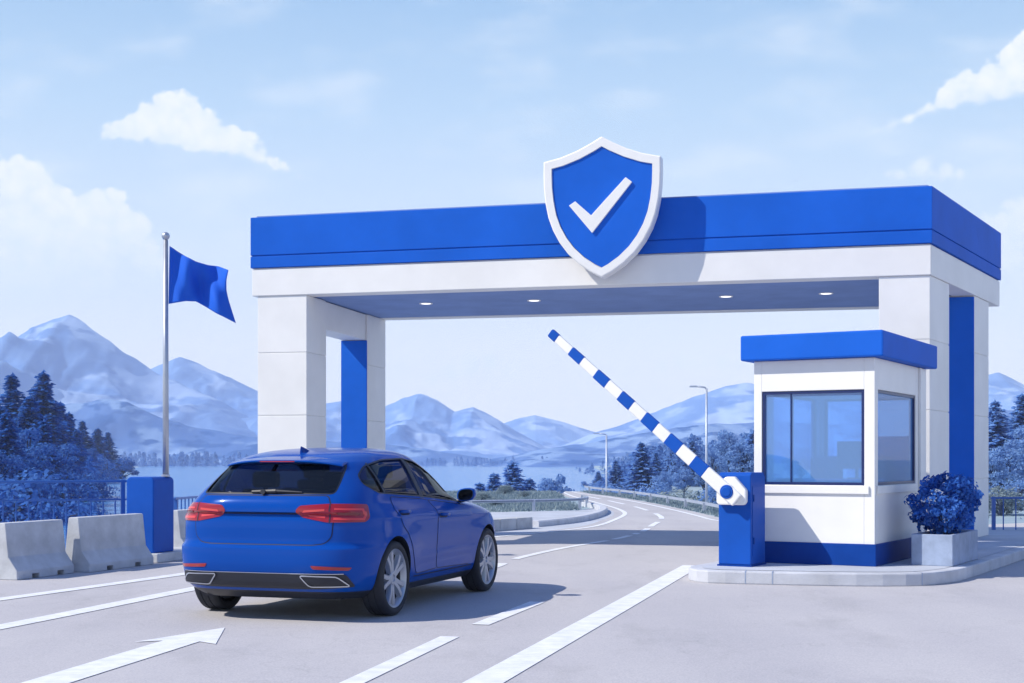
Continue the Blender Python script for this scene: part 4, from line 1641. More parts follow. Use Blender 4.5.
def rear_s(l, z):
    l = abs(l)
    P = sl(z)[:41]
    for (a, la), (b, lb) in zip(P, P[1:]):
        if la <= l <= lb and lb > la:
            return a + (b - a) * (l - la) / (lb - la)
    return P[-1][0]


def arc_pt(a, z, out=0.0):
    sg, a = (1 if a >= 0 else -1), abs(a)
    P = sl(z)
    acc = 0
    for i in range(len(P) - 1):
        d = math.hypot(P[i + 1][0] - P[i][0], P[i + 1][1] - P[i][1])
        if acc + d >= a and d > 0:
            t = (a - acc) / d
            s, l = P[i][0] + (P[i + 1][0] - P[i][0]) * t, P[i][1] + (P[i + 1][1] - P[i][1]) * t
            # smoothed outward normal
            A, B = P[max(0, i - 2)], P[min(len(P) - 1, i + 3)]
            tx, ty = B[0] - A[0], B[1] - A[1]
            if i < 2: tx, ty = 0, 1
            n = math.hypot(tx, ty)
            return (s - ty / n * out, sg * (l + tx / n * out), z)
        acc += d
    return (P[-1][0], 0, z)


# car space: x to the right (l), y forward (s), z up
def m_side(sg, out):
    return lambda p, e=0: (sg * (side_l(p[0], p[1]) + out - e), p[0], p[1])


def m_rear(out):
    return lambda p, e=0: (p[0], rear_s(p[0], p[1]) - out + e, p[1])


def m_arc(out):
    def f(p, e=0):
        s, l, z = arc_pt(p[0], p[1], out - e)
        return (l, s, z)
    return f


def front_s(l, z):
    l = abs(l)
    P = sl(z)[69:]
    for (a, la), (b, lb) in zip(P, P[1:]):
        if lb <= l <= la and la > lb:
            return a + (b - a) * (la - l) / (la - lb)
    return P[0][0]


def m_front(out):
    return lambda p, e=0: (p[0], front_s(p[0], p[1]) + out - e, p[1])


def rounded(P, r, n=5):
    out = []
    N = len(P)
    for i in range(N):
        a, b, c = Vector(P[i - 1]), Vector(P[i]), Vector(P[(i + 1) % N])
        u, v = (a - b), (c - b)
        rr = min(r, u.length * .45, v.length * .45)
        p, q = b + u.normalized() * rr, b + v.normalized() * rr
        for k in range(n + 1):
            t = k / n
            out.append(tuple((1 - t) ** 2 * p + 2 * t * (1 - t) * b + t * t * q))
    return out


def densify(P, step):
    out = []
    N = len(P)
    for i in range(N):
        a, b = Vector(P[i]), Vector(P[(i + 1) % N])
        k = max(1, int((b - a).length / step))
        for j in range(k):
            out.append(tuple(a.lerp(b, j / k)))
    return out


def patch(mb, P, mp, step=.04, th=.006, flip=False):
    """a panel with the outline P, laid on the body surface through mp, with turned-in edges"""
    P = densify(P, step)
    x0, x1, y0, y1 = min(p[0] for p in P), max(p[0] for p in P), min(p[1] for p in P), max(p[1] for p in P)
    verts = [Vector(p) for p in P]
    n = len(P)

    def inside(x, y):
        r, dm = False, 9
        for i in range(n):
            (ax, ay), (bx, by) = P[i], P[(i + 1) % n]
            if (ay > y) != (by > y) and x < (bx - ax) * (y - ay) / (by - ay) + ax: r = not r
            dm = min(dm, math.hypot(ax - x, ay - y))
        return r and dm > step * .5
    y = y0 + step / 2
    while y < y1:
        x = x0 + step / 2
        while x < x1:
            if inside(x, y): verts.append(Vector((x, y)))
            x += step
        y += step
    r = geometry.delaunay_2d_cdt(verts, [(i, (i + 1) % n) for i in range(n)], [], 1, 1e-6)
    vs, fs = r[0], r[2]
    out = [mp(tuple(v)) for v in vs]
    base = len(out)
    # skirt
    idx = {}
    ce = {}
    for f in fs:
        for i in range(len(f)):
            k = (f[i], f[(i + 1) % len(f)])
            ce[k] = ce.get(k, 0) + 1
    sk = []
    for a, b in list(ce):
        if (b, a) not in ce:
            for q in (a, b):
                if q not in idx:
                    idx[q] = len(out)
                    out.append(mp(tuple(vs[q]), th))
            sk.append((b, a, idx[a], idx[b]))
    mb.add(out, [tuple(f) for f in fs] + sk)


def stroke(mb, P, mp, w, closed=False):
    """a thin line along P on the body surface"""
    P = [Vector(p) for p in P]
    Q = []
    for i in range(len(P) - (0 if closed else 1)):
        a, b = P[i], P[(i + 1) % len(P)]
        k = max(1, int((b - a).length / .03))
        Q += [a.lerp(b, j / k) for j in range(k)]
    if not closed: Q.append(P[-1])
    n = len(Q)
    vs = []
    for i in range(n):
        t = (Q[(i + 1) % n if closed else min(i + 1, n - 1)] - Q[i - 1 if closed else max(i - 1, 0)]).normalized()
        nr = Vector((t.y, -t.x)) * w / 2
        vs += [mp(tuple(Q[i] - nr)), mp(tuple(Q[i] + nr))]
    mb.add(vs, [(2 * i, 2 * i + 1, 2 * ((i + 1) % n) + 1, 2 * ((i + 1) % n)) for i in range(n if closed else n - 1)])


AXR, AXF, WZ, WR = .10, 2.59, .336, .336
DLO = [(-.03, 1.105), (-.19, 1.185), (-.165, 1.255), (.02, 1.345), (.40, 1.397), (.90, 1.410), (1.22, 1.385), (1.58, 1.245), (1.97, 1.015), (1.90, .978), (.92, 1.052)]


def body_shell():
    zs = []
    z = .19
    while z < 1.515:
        zs.append(z)
        z += .012 if z < 1.38 else .005
    zs.append(1.515)
    m = MB()
    rings = []
    for z in zs:
        P = sl(z)
        ring = [(l, s, z) for s, l in P] + [(-l, s, z) for s, l in P[-2:0:-1]]
        rings.append(ring)
    n = len(rings[0])
    vs = [v for r in rings for v in r]
    fs = [(j * n + i, j * n + (i + 1) % n, (j + 1) * n + (i + 1) % n, (j + 1) * n + i) for j in range(len(rings) - 1) for i in range(n)]
    m.add(vs, fs)
    m.add(rings[0], [tuple(range(n))])
    m.add(rings[-1], [tuple(range(n))])
    return m


def cutter(name, mb, mi_mat):
    o = fix_normals(mb.build(name, mi_mat))
    return o


def build_car():
    H = R(18.4)
    t = thing('hatchback_car', 'shiny blue five door hatchback seen from its rear right side approaching the raised boom', 'car', (-1.966, 12.755, .004), -H)
    o = body_shell().build('body', [M['carpaint'], M['black'], M['cabin']], None)
    bm = bmesh.new()
    bm.from_mesh(o.data)
    bmesh.ops.remove_doubles(bm, verts=bm.verts, dist=1e-5)
    bmesh.ops.recalc_face_normals(bm, faces=bm.faces)
    bm.to_mesh(o.data)
    bm.free()
    cuts = []
    for s in (AXR, AXF):
        for sg in (-1, 1):
            m = MB()
            m.lathe([(.001, 0), (.372, 0), (.372, .6), (.001, .6)], 56, lambda a, b, h: (sg * (.545 + h), s + a, WZ + .008 + b))
            cuts.append(cutter('arch_cut', m, [M['carpaint'], M['black']]))
            cuts[-1].data.polygons.foreach_set('material_index', [1] * len(cuts[-1].data.polygons))
    # hollow cabin
    m = MB()
    rings = []
    for i in range(19):
        z = .78 + (1.405 - .78) * i / 18
        P = car_slice(z, XR(max(z, .98)) + .075, XF(max(z, .99)) - .12, max(.2, WW(max(z, .96)) * 1.075 - .055), False)
        rings.append([(l, s, z) for s, l in P] + [(-l, s, z) for s, l in P[-2:0:-1]])
    n = len(rings[0])
    m.add([v for r in rings for v in r], [(j * n + i, j * n + (i + 1) % n, (j + 1) * n + (i + 1) % n, (j + 1) * n + i) for j in range(18) for i in range(n)])
    m.add(rings[0], [tuple(range(n))])
    m.add(rings[-1], [tuple(range(n))])
    c = cutter('cabin_cut', m, [M['carpaint'], M['black'], M['cabin']])
    bm = bmesh.new(); bm.from_mesh(c.data); bmesh.ops.remove_doubles(bm, verts=bm.verts, dist=1e-5); bmesh.ops.recalc_face_normals(bm, faces=bm.faces); bm.to_mesh(c.data); bm.free()
    c.data.polygons.foreach_set('material_index', [2] * len(c.data.polygons))
    cuts.append(c)
    dlo = rounded(DLO, .07)
    m = MB()
    nn = len(dlo)
    m.add([(-1.2, s, z) for s, z in dlo] + [(1.2, s, z) for s, z in dlo], [tuple(range(nn)), tuple(range(2 * nn - 1, nn - 1, -1))] + [(i, nn + i, nn + (i + 1) % nn, (i + 1) % nn) for i in range(nn)])
    cuts.append(cutter('window_cut', m, [M['carpaint'], M['black']]))
    cuts[-1].data.polygons.foreach_set('material_index', [1] * len(cuts[-1].data.polygons))
    RW = rounded([(-.645, 1.098), (.645, 1.098), (.63, 1.20), (.58, 1.372), (-.58, 1.372), (-.63, 1.20)], .05)
    FW = rounded([(-.66, 1.01), (.66, 1.01), (.50, 1.395), (-.50, 1.395)], .06)
    for P, y0, y1 in ((RW, -1.0, .2), (FW, 1.45, 3.0)):
        m = MB()
        nn = len(P)
        m.add([(l, y0, z) for l, z in P] + [(l, y1, z) for l, z in P], [tuple(range(nn)), tuple(range(2 * nn - 1, nn - 1, -1))] + [(i, nn + i, nn + (i + 1) % nn, (i + 1) % nn) for i in range(nn)])
        cuts.append(cutter('screen_cut', m, [M['carpaint'], M['black']]))
        cuts[-1].data.polygons.foreach_set('material_index', [1] * len(cuts[-1].data.polygons))
    for c in cuts:
        md = o.modifiers.new('cut', 'BOOLEAN')
        md.object, md.solver, md.operation = c, 'EXACT', 'DIFFERENCE'
    dg = bpy.context.evaluated_depsgraph_get()
    me = bpy.data.meshes.new_from_object(o.evaluated_get(dg))
    o.modifiers.clear()
    o.data = me
    for p in me.polygons:          # black under-tray below the bumper edge
        if p.center.z < .262: p.material_index = 1
    for c in cuts: bpy.data.objects.remove(c)
    smooth_angle(o, 28)
    o.parent = t
    body = o
    K = bpy.data.materials

    def P_(name, mb, m, par=None, **k):
        return fix_normals(mb.build(name, M[m], par or t, **k))
    # glass
    m = MB(); patch(m, RW, m_rear(-.010), .05, .004); rw = P_('rear_window', m, 'carglass', smooth=True)
    m = MB(); stroke(m, RW, m_rear(-.003), .028, True); P_('surround', m, 'black', rw)
    m = MB(); patch(m, FW, m_front(-.008), .06, .004); P_('windscreen', m, 'carglass', smooth=True)
    m = MB()
    m.tube([(-.02, rear_s(0, 1.125) - .012, 1.122), (.10, rear_s(.1, 1.13) - .028, 1.128), (.36, rear_s(.36, 1.125) - .020, 1.118)], [.012, .016, .006], 8)
    m.tube([(.0, rear_s(0, 1.11) + .01, 1.115), (.0, rear_s(0, 1.11) - .035, 1.12)], .024, 10)
    m.tube([(-.12, rear_s(0, 1.125) - .014, 1.12), (.12, rear_s(0, 1.125) - .022, 1.128)], [.014, .020], 8)
    P_('wiper', m, 'black', rw)
    # roof spoiler
    m = MB()
    N = 24
    rows = []
    for i in range(N + 1):
        l = -.57 + 1.14 * i / N
        k = 1 - (abs(l) / .57) ** 6 * .5
        e = (abs(l) / .57) ** 3
        tail = -.365 + .13 * e
        rows.append([(l, -.05 + .1 * e, 1.432 - .045 * e), (l, -.20, 1.418 - .045 * e), (l, tail, 1.396 - .045 * e), (l, tail - .004, 1.384 - .045 * e), (l, tail + .03, 1.368 - .032 * e), (l, -.25 + .05 * e, 1.362 - .01 * e), (l, -.05 + .1 * e, 1.38 - .02 * e)])
    n = 7
    m.add([v for r in rows for v in r], [(i * n + k, i * n + (k + 1) % n, (i + 1) * n + (k + 1) % n, (i + 1) * n + k) for i in range(N) for k in range(n)] + [tuple(range(n)), tuple(range(N * n, N * n + n))])
    sp = smooth_angle(P_('roof_spoiler', m, 'carpaint'), 40)
    m = MB()
    m.add([(-.17, -.369, 1.388), (.17, -.369, 1.388), (.17, -.3705, 1.378), (-.17, -.3705, 1.378), (-.17, -.355, 1.388), (.17, -.355, 1.388), (.17, -.355, 1.378), (-.17, -.355, 1.378)], [(0, 1, 2, 3), (4, 5, 1, 0), (7, 6, 2, 3), (0, 3, 7, 4), (1, 2, 6, 5)])
    P_('brake_light', m, 'redlens', sp)
    # tailgate
    TG = [(-.595, 1.085), (.595, 1.085), (.655, .98), (.668, .90), (.655, .74), (.60, .685), (.50, .672), (-.50, .672), (-.60, .685), (-.655, .74), (-.668, .90), (-.655, .98)]
    m = MB(); patch(m, rounded(TG, .03), m_rear(.0045), .022, .008); tg = smooth_angle(P_('tailgate', m, 'carpaint'), 40)
    m = MB(); stroke(m, rounded(TG, .03), m_rear(.0015), .018, True); P_('shut_line', m, 'cargap', tg)
    m = MB(); stroke(m, [(-.38, .934), (.38, .934)], m_rear(.0055), .016); P_('crease_strip', m, 'cargap', tg)
    # tail lights
    for sg in (1, -1):
        OUT = [(.335, .955), (.375, 1.005), (.62, 1.022), (.80, 1.020), (1.01, 1.012), (1.03, .985), (1.0, .885), (.96, .862), (.62, .862), (.39, .905)]
        fl = lambda P: [(sg * a, z) for a, z in P][::sg]
        m = MB(); patch(m, fl(rounded(OUT, .025)), m_arc(.010), .025, .016); tl = smooth_angle(P_('tail_light', m, 'redlens'), 40)
        for B in ([(.42, .965), (.60, .978), (.60, .960), (.405, .945)], [(.68, .985), (.96, .978), (.965, .955), (.95, .925), (.932, .928), (.942, .952), (.938, .962), (.68, .968)],
                  [(.67, .905), (.93, .898), (.97, .955), (.985, .95), (.95, .878), (.67, .884)], [(.445, .925), (.60, .918), (.60, .898), (.465, .912)]):
            m = MB(); patch(m, fl(B), m_arc(.013), .02, .003); P_('light_bar', m, 'redbar', tl)
        m = MB(); stroke(m, fl([(.64, 1.03), (.64, .855)]), m_arc(.0135), .010); P_('split_line', m, 'cargap', tl)
        m = MB(); patch(m, fl(rounded([(.70, .948), (.915, .944), (.90, .918), (.70, .922)], .01)), m_arc(.0128), .02, .003); P_('dark_lens', m, 'reddark', tl)
        # bumper reflector, exhaust trim
        m = MB(); patch(m, fl(rounded([(.50, .495), (.86, .478), (.83, .452), (.52, .464)], .012)), m_arc(.006), .03, .006); P_('reflector', m, 'redlens')
        EX = rounded([(.40, .408), (.72, .400), (.82, .315), (.48, .310)], .03)
        m = MB(); patch(m, fl(EX), m_arc(.022), .02, .03); ex = P_('exhaust_trim', m, 'black')
        m = MB()
        E2 = fl(EX)
        stroke(m, E2, m_arc(.027), .011, True)
        P_('chrome_ring', m, 'chrome', ex)
    m = MB(); patch(m, rounded([(-.80, .421), (.80, .421), (.875, .308), (.52, .288), (-.52, .288), (-.875, .308)], .03), m_arc(.010), .04, .02); df = P_('diffuser', m, 'black')
    m = MB(); stroke(m, [(-.78, .424), (.78, .424)], m_arc(.014), .006); P_('chrome_strip', m, 'chrome', df)
    # doors with their windows, both sides
    for sg in (1, -1):
        s_ = lambda P: P[::sg]
        RD = [(.20, 1.060), (.92, 1.022), (1.03, 1.012), (1.10, .90), (1.10, .36), (.60, .345), (.555, .45), (.47, .60), (.36, .725), (.24, .80), (.14, .93)]
        FD = [(1.05, 1.010), (1.86, .945), (1.98, .94), (2.07, .80), (2.09, .58), (2.03, .34), (1.12, .36), (1.12, .90)]
        m = MB(); patch(m, s_(rounded(RD, .035)), m_side(sg, .0045), .035, .008); rd = smooth_angle(P_('door', m, 'carpaint'), 40)
        m = MB(); patch(m, s_(rounded(FD, .035)), m_side(sg, .0045), .035, .008); fd = smooth_angle(P_('door', m, 'carpaint'), 40)
        m = MB(); stroke(m, rounded(RD, .035), m_side(sg, .0015), .016, True); P_('shut_line', m, 'cargap', rd)
        m = MB(); stroke(m, rounded(FD, .035), m_side(sg, .0015), .016, True); P_('shut_line', m, 'cargap', fd)
        for d, s0, z0 in ((rd, .30, .925), (fd, 1.24, .868)):
            m = MB()
            l0 = side_l(s0, z0)
            patch(m, s_(rounded([(s0 - .105, z0 - .028), (s0 + .105, z0 - .030), (s0 + .10, z0 + .018), (s0 - .10, z0 + .020)], .02)), m_side(sg, .0065), .03, .004)
            P_('handle_recess', m, 'cargap', d)
            m = MB()
            m.tube([(sg * (l0 + .005), s0 - .095, z0 + .003), (sg * (l0 + .034), s0 - .075, z0 + .004), (sg * (l0 + .038), s0, z0 + .004), (sg * (l0 + .032), s0 + .075, z0), (sg * (l0 + .005), s0 + .095, z0)], [.012, .016, .017, .016, .012], 8)
            P_('handle', m, 'carpaint', d, smooth=True)
        # glass in three pieces with black pillars
        def clip(s0, s1):
            return [p for p in dens if s0 <= p[0] <= s1]
        dens = densify(dlo, .02)
        QG, RG, FG = clip(-1, .10), clip(.115, .90), clip(.965, 3)
        for P, nm, par in ((QG, 'quarter_window', t), (RG, 'window', rd), (FG, 'window', fd)):
            m = MB(); patch(m, s_(P), m_side(sg, -.006), .06, .003); P_(nm, m, 'carglass', par, smooth=True)
        m = MB()
        patch(m, s_([(.895, 1.04), (.98, 1.035), (.965, 1.415), (.885, 1.415)]), m_side(sg, .002), .04, .01)
        P_('centre_pillar', m, 'black')
        m = MB(); patch(m, s_([(.105, 1.09), (.135, 1.09), (.10, 1.375), (.07, 1.365)]), m_side(sg, .001), .04, .01); P_('window_divider', m, 'black')
        m = MB(); stroke(m, dlo, m_side(sg, .002), .012, True); P_('window_trim', m, 'black')
        # mirror
        m = MB()
        ms, mz = 1.82, 1.035
        l0 = side_l(ms, .96)
        prof = []
        for i in range(9):
            u = i / 8
            r = math.sin(math.pi * (.08 + .84 * u)) ** .55
            prof.append((u, r))
        rows = []
        for u, r in prof:
            y = ms - .045 + .15 * u
            k = 1.0 if u < .3 else 1 - ((u - .3) / .7) ** 2 * .75
            ring = []
            for q in range(16):
                a = 2 * math.pi * q / 16
                ca, sa = math.cos(a), math.sin(a)
                ring.append((sg * (l0 + .095 + .094 * k * math.copysign(abs(ca) ** .7, ca)), y, mz + .012 + .066 * k * math.copysign(abs(sa) ** .75, sa) + .012 * ca))
            rows.append(ring)
        m.add([v for r_ in rows for v in r_], [(j * 16 + i, j * 16 + (i + 1) % 16, (j + 1) * 16 + (i + 1) % 16, (j + 1) * 16 + i) for j in range(8) for i in range(16)] + [tuple(range(128, 144)), tuple(range(16))])
        mi = P_('mirror', m, 'carpaint', smooth=True)
        m = MB(); m.add([(sg * (l0 + .095) + (v[0] - sg * (l0 + .095)) * .82, v[1] - .006, mz + .012 + (v[2] - mz - .012) * .80) for v in rows[0]], [tuple(range(16))]); P_('mirror_glass', m, 'carglass', mi)
        m = MB(); m.add([(sg * (l0 + .095) + (v[0] - sg * (l0 + .095)) * .86, v[1] - .003, mz + .012 + (v[2] - mz - .012) * .84) for v in rows[0]], [tuple(range(16))]); P_('mirror_backing', m, 'black', mi)
        m = MB(); m.tube([(sg * (l0 - .02), ms + .06, .985), (sg * (l0 + .03), ms + .05, .992), (sg * (l0 + .09), ms + .035, 1.005)], [.03, .026, .022], 8); P_('mirror_arm', m, 'black', mi)
        # side sill line
        m = MB(); stroke(m, [(.56, .318), (2.12, .318)], m_side(sg, .002), .012); P_('sill_line', m, 'cargap')
        m = MB()
        P = [(WR + .045) * 1 for _ in range(1)]
        for s in (AXR, AXF):
            pass
    # front: bonnet line, lamps, grille (seen only from other places)
    for sg in (1, -1):
        m = MB()
        m.add([(sg * x, front_s(x, z) + .006, z) for x, z in ((.50, .70), (.62, .69), (.74, .70), (.78, .76), (.70, .775), (.52, .75))], [(0, 1, 2, 3, 4, 5)]); P_('headlight', m, 'chrome')
    m = MB(); patch(m, rounded([(-.40, .36), (.40, .36), (.46, .66), (-.46, .66)], .04), m_front(.006), .05, .01); P_('grille', m, 'black')
    # antenna fin
    m = MB()
    m.add([(-.018, .10, 1.462), (.018, .10, 1.462), (.015, .26, 1.48), (-.015, .26, 1.48), (0, .085, 1.527), (0, .125, 1.520)], [(0, 1, 4), (1, 2, 5, 4), (3, 0, 4, 5), (2, 3, 5)])
    P_('aerial_fin', m, 'navy', bevel=.006)
    # interior
    for x, y in ((-.34, 1.25), (.34, 1.25)):
        m = MB(); m.prism([(x - .24, y - .02), (x + .24, y - .02), (x + .24, y + .5), (x - .24, y + .5)], .80, .88); m.add([(x + a * .23, y + b - (z - .85) * .28, z) for z in (.82, 1.20) for a, b in ((-1, -.06), (1, -.06), (1, .08), (-1, .08))], [(3, 2, 1, 0), (4, 5, 6, 7), (0, 1, 5, 4), (1, 2, 6, 5), (2, 3, 7, 6), (3, 0, 4, 7)])
        st = fix_normals(m.build('seat', M['seatcloth'], t, bevel=.03))
        m = MB(); m.box(x - .13, x + .13, y - .20, y - .10, 1.215, 1.36); m.build('headrest', M['seatcloth'], st, bevel=.03, seg=3)
    m = MB(); m.add([(x, y + .25 - (z - .8) * .3, z) for z in (.79, 1.13) for x, y in ((-.60, -.1), (.60, -.1), (.60, .05), (-.60, .05))], [(3, 2, 1, 0), (4, 5, 6, 7), (0, 1, 5, 4), (1, 2, 6, 5), (2, 3, 7, 6), (3, 0, 4, 7)])
    st = fix_normals(m.build('seat', M['seatcloth'], t, bevel=.03))
    for x in (-.36, .36):
        m = MB(); m.box(x - .13, x + .13, .05, .15, 1.14, 1.29); m.build('headrest', M['seatcloth'], st, bevel=.035, seg=3)
    m = MB()
    R_ = .185
    m.tube([(-.34 + R_ * math.cos(a), 1.80 - R_ * .35 * math.sin(a), 1.0 + R_ * .93 * math.sin(a)) for a in [k * math.pi / 12 for k in range(25)]], .014, 6, cap=False)
    P_('steering_wheel', m, 'black', smooth=True)
    m = MB(); m.prism([(-.68, 1.86), (.68, 1.86), (.62, 2.2), (-.62, 2.2)], .80, .98); P_('dashboard', m, 'cabin', bevel=.05)
    # wheels
    w0 = None
    for s in (AXR, AXF):
        for sg in (1, -1):
            loc = (sg * .838, s, WZ)
            if w0 is None:
                w0 = make_wheel()
                w = w0
            else:
                w = w0.copy()
                C.objects.link(w)
                for ch in list(w0.children):
                    c = ch.copy(); C.objects.link(c); c.parent = w
            w.parent = t
            w.location = loc
            w.rotation_euler = (R(37) * (s + sg), 0, 0 if sg > 0 else math.pi)
    m = MB()
    for s in (AXR, AXF):
        m.tube([(-.7, s, WZ), (.7, s, WZ)], .05, 8)
    m2 = MB(); m2.box(-.66, .66, -.45, 3.0, .185, .195)
    P_('underbody', m2, 'black')


def make_wheel():
    w = bpy.data.objects.new('wheel', None)
    C.objects.link(w)
    X = lambda a, b, h: (h, a, b)
    m = MB()
    ro, ri = WR, .262
    m.lathe([(ri, -.095), (ri + .012, -.108), (ri + .04, -.112), (ro - .02, -.104), (ro - .006, -.092), (ro, -.075), (ro, -.04), (ro - .007, -.037), (ro - .007, -.03), (ro, -.027), (ro, .027), (ro - .007, .03), (ro - .007, .037), (ro, .04), (ro, .075), (ro - .006, .092),
             (ro - .02, .104), (ri + .04, .112), (ri + .012, .108), (ri, .095)], 64, X)
    smooth_angle(fix_normals(m.build('tyre', M['rubber'], w)), 40)
    m = MB()
    # rim barrel and lip
    m.lathe([(.224, .050), (.235, .075), (ri - .012, .092), (ri - .001, .098), (ri + .004, .096)], 64, X)
    # five twin spokes
    for k in range(5):
        for d in (-1, 1):
            a0, a1 = 2 * math.pi * k / 5 + d * .13, 2 * math.pi * k / 5 + d * .235
            wv0, wv1 = .031, .033
            p0, p1 = (.055, a0 + d * .12), (.243, a1)
            vs = []
            for (r, a), ww, h0, h1 in ((p0, wv0, .035, .078), ((.15, (a0 + a1) / 2), .030, .045, .086), (p1, wv1, .055, .088)):
                c_, s_ = math.cos(a), math.sin(a)
                for dd, h in ((-1, h0), (1, h0), (.62, h1), (-.62, h1)):
                    vs.append((h, r * c_ - s_ * ww * dd, r * s_ + c_ * ww * dd))
            m.add(vs, [(0, 1, 5, 4), (1, 2, 6, 5), (2, 3, 7, 6), (3, 0, 4, 7), (4, 5, 9, 8), (5, 6, 10, 9), (6, 7, 11, 10), (7, 4, 8, 11), (3, 2, 1, 0), (8, 9, 10, 11)])
    m.lathe([(.075, .03), (.075, .070), (.060, .082), (.034, .082), (.030, .074), (.001, .074)], 30, X)
    smooth_angle(fix_normals(m.build('rim', M['alloy'], w)), 30)
    m = MB()
    m.lathe([(.238, -.085), (.224, -.05), (.214, .04), (.222, .052)], 64, X)
    smooth_angle(fix_normals(m.build('rim_barrel', M['disc'], w)), 40)
    m = MB()
    m.lathe([(.001, .0), (.165, .0), (.165, .02), (.001, .02)], 40, X)
    smooth_angle(fix_normals(m.build('brake_disc', M['disc'], w)), 30)
    m = MB()
    m.lathe([(.001, -.05), (.22, -.05)], 40, X)
    m.build('wheel_backing', M['black'], w)
    return w


build_car()
# ------------------------------------------------------------------ air, sky, sun, camera
def build_air():
    m = bpy.data.materials.new('air')
    t, N, L = nt(m)
    N.remove(N['Principled BSDF'])
    v = N.new('ShaderNodeVolumePrincipled')
    v.inputs['Color'].default_value = (.72, .84, 1.0, 1)
    v.inputs['Density'].default_value = HAZE
    v.inputs['Anisotropy'].default_value = .0
    L.new(v.outputs[0], N['Material Output'].inputs['Volume'])
    b = MB()
    b.box(-2520, 2520, -90, 2720, -8, 330)
    tag(b.build('haze', m), 'pale blue air between the viewer and the mountains', 'haze', kind='stuff')


HAZE = .00030
SUN_EL, SUN_AZ = R(44), R(16)     # height; degrees behind the viewer from pure left


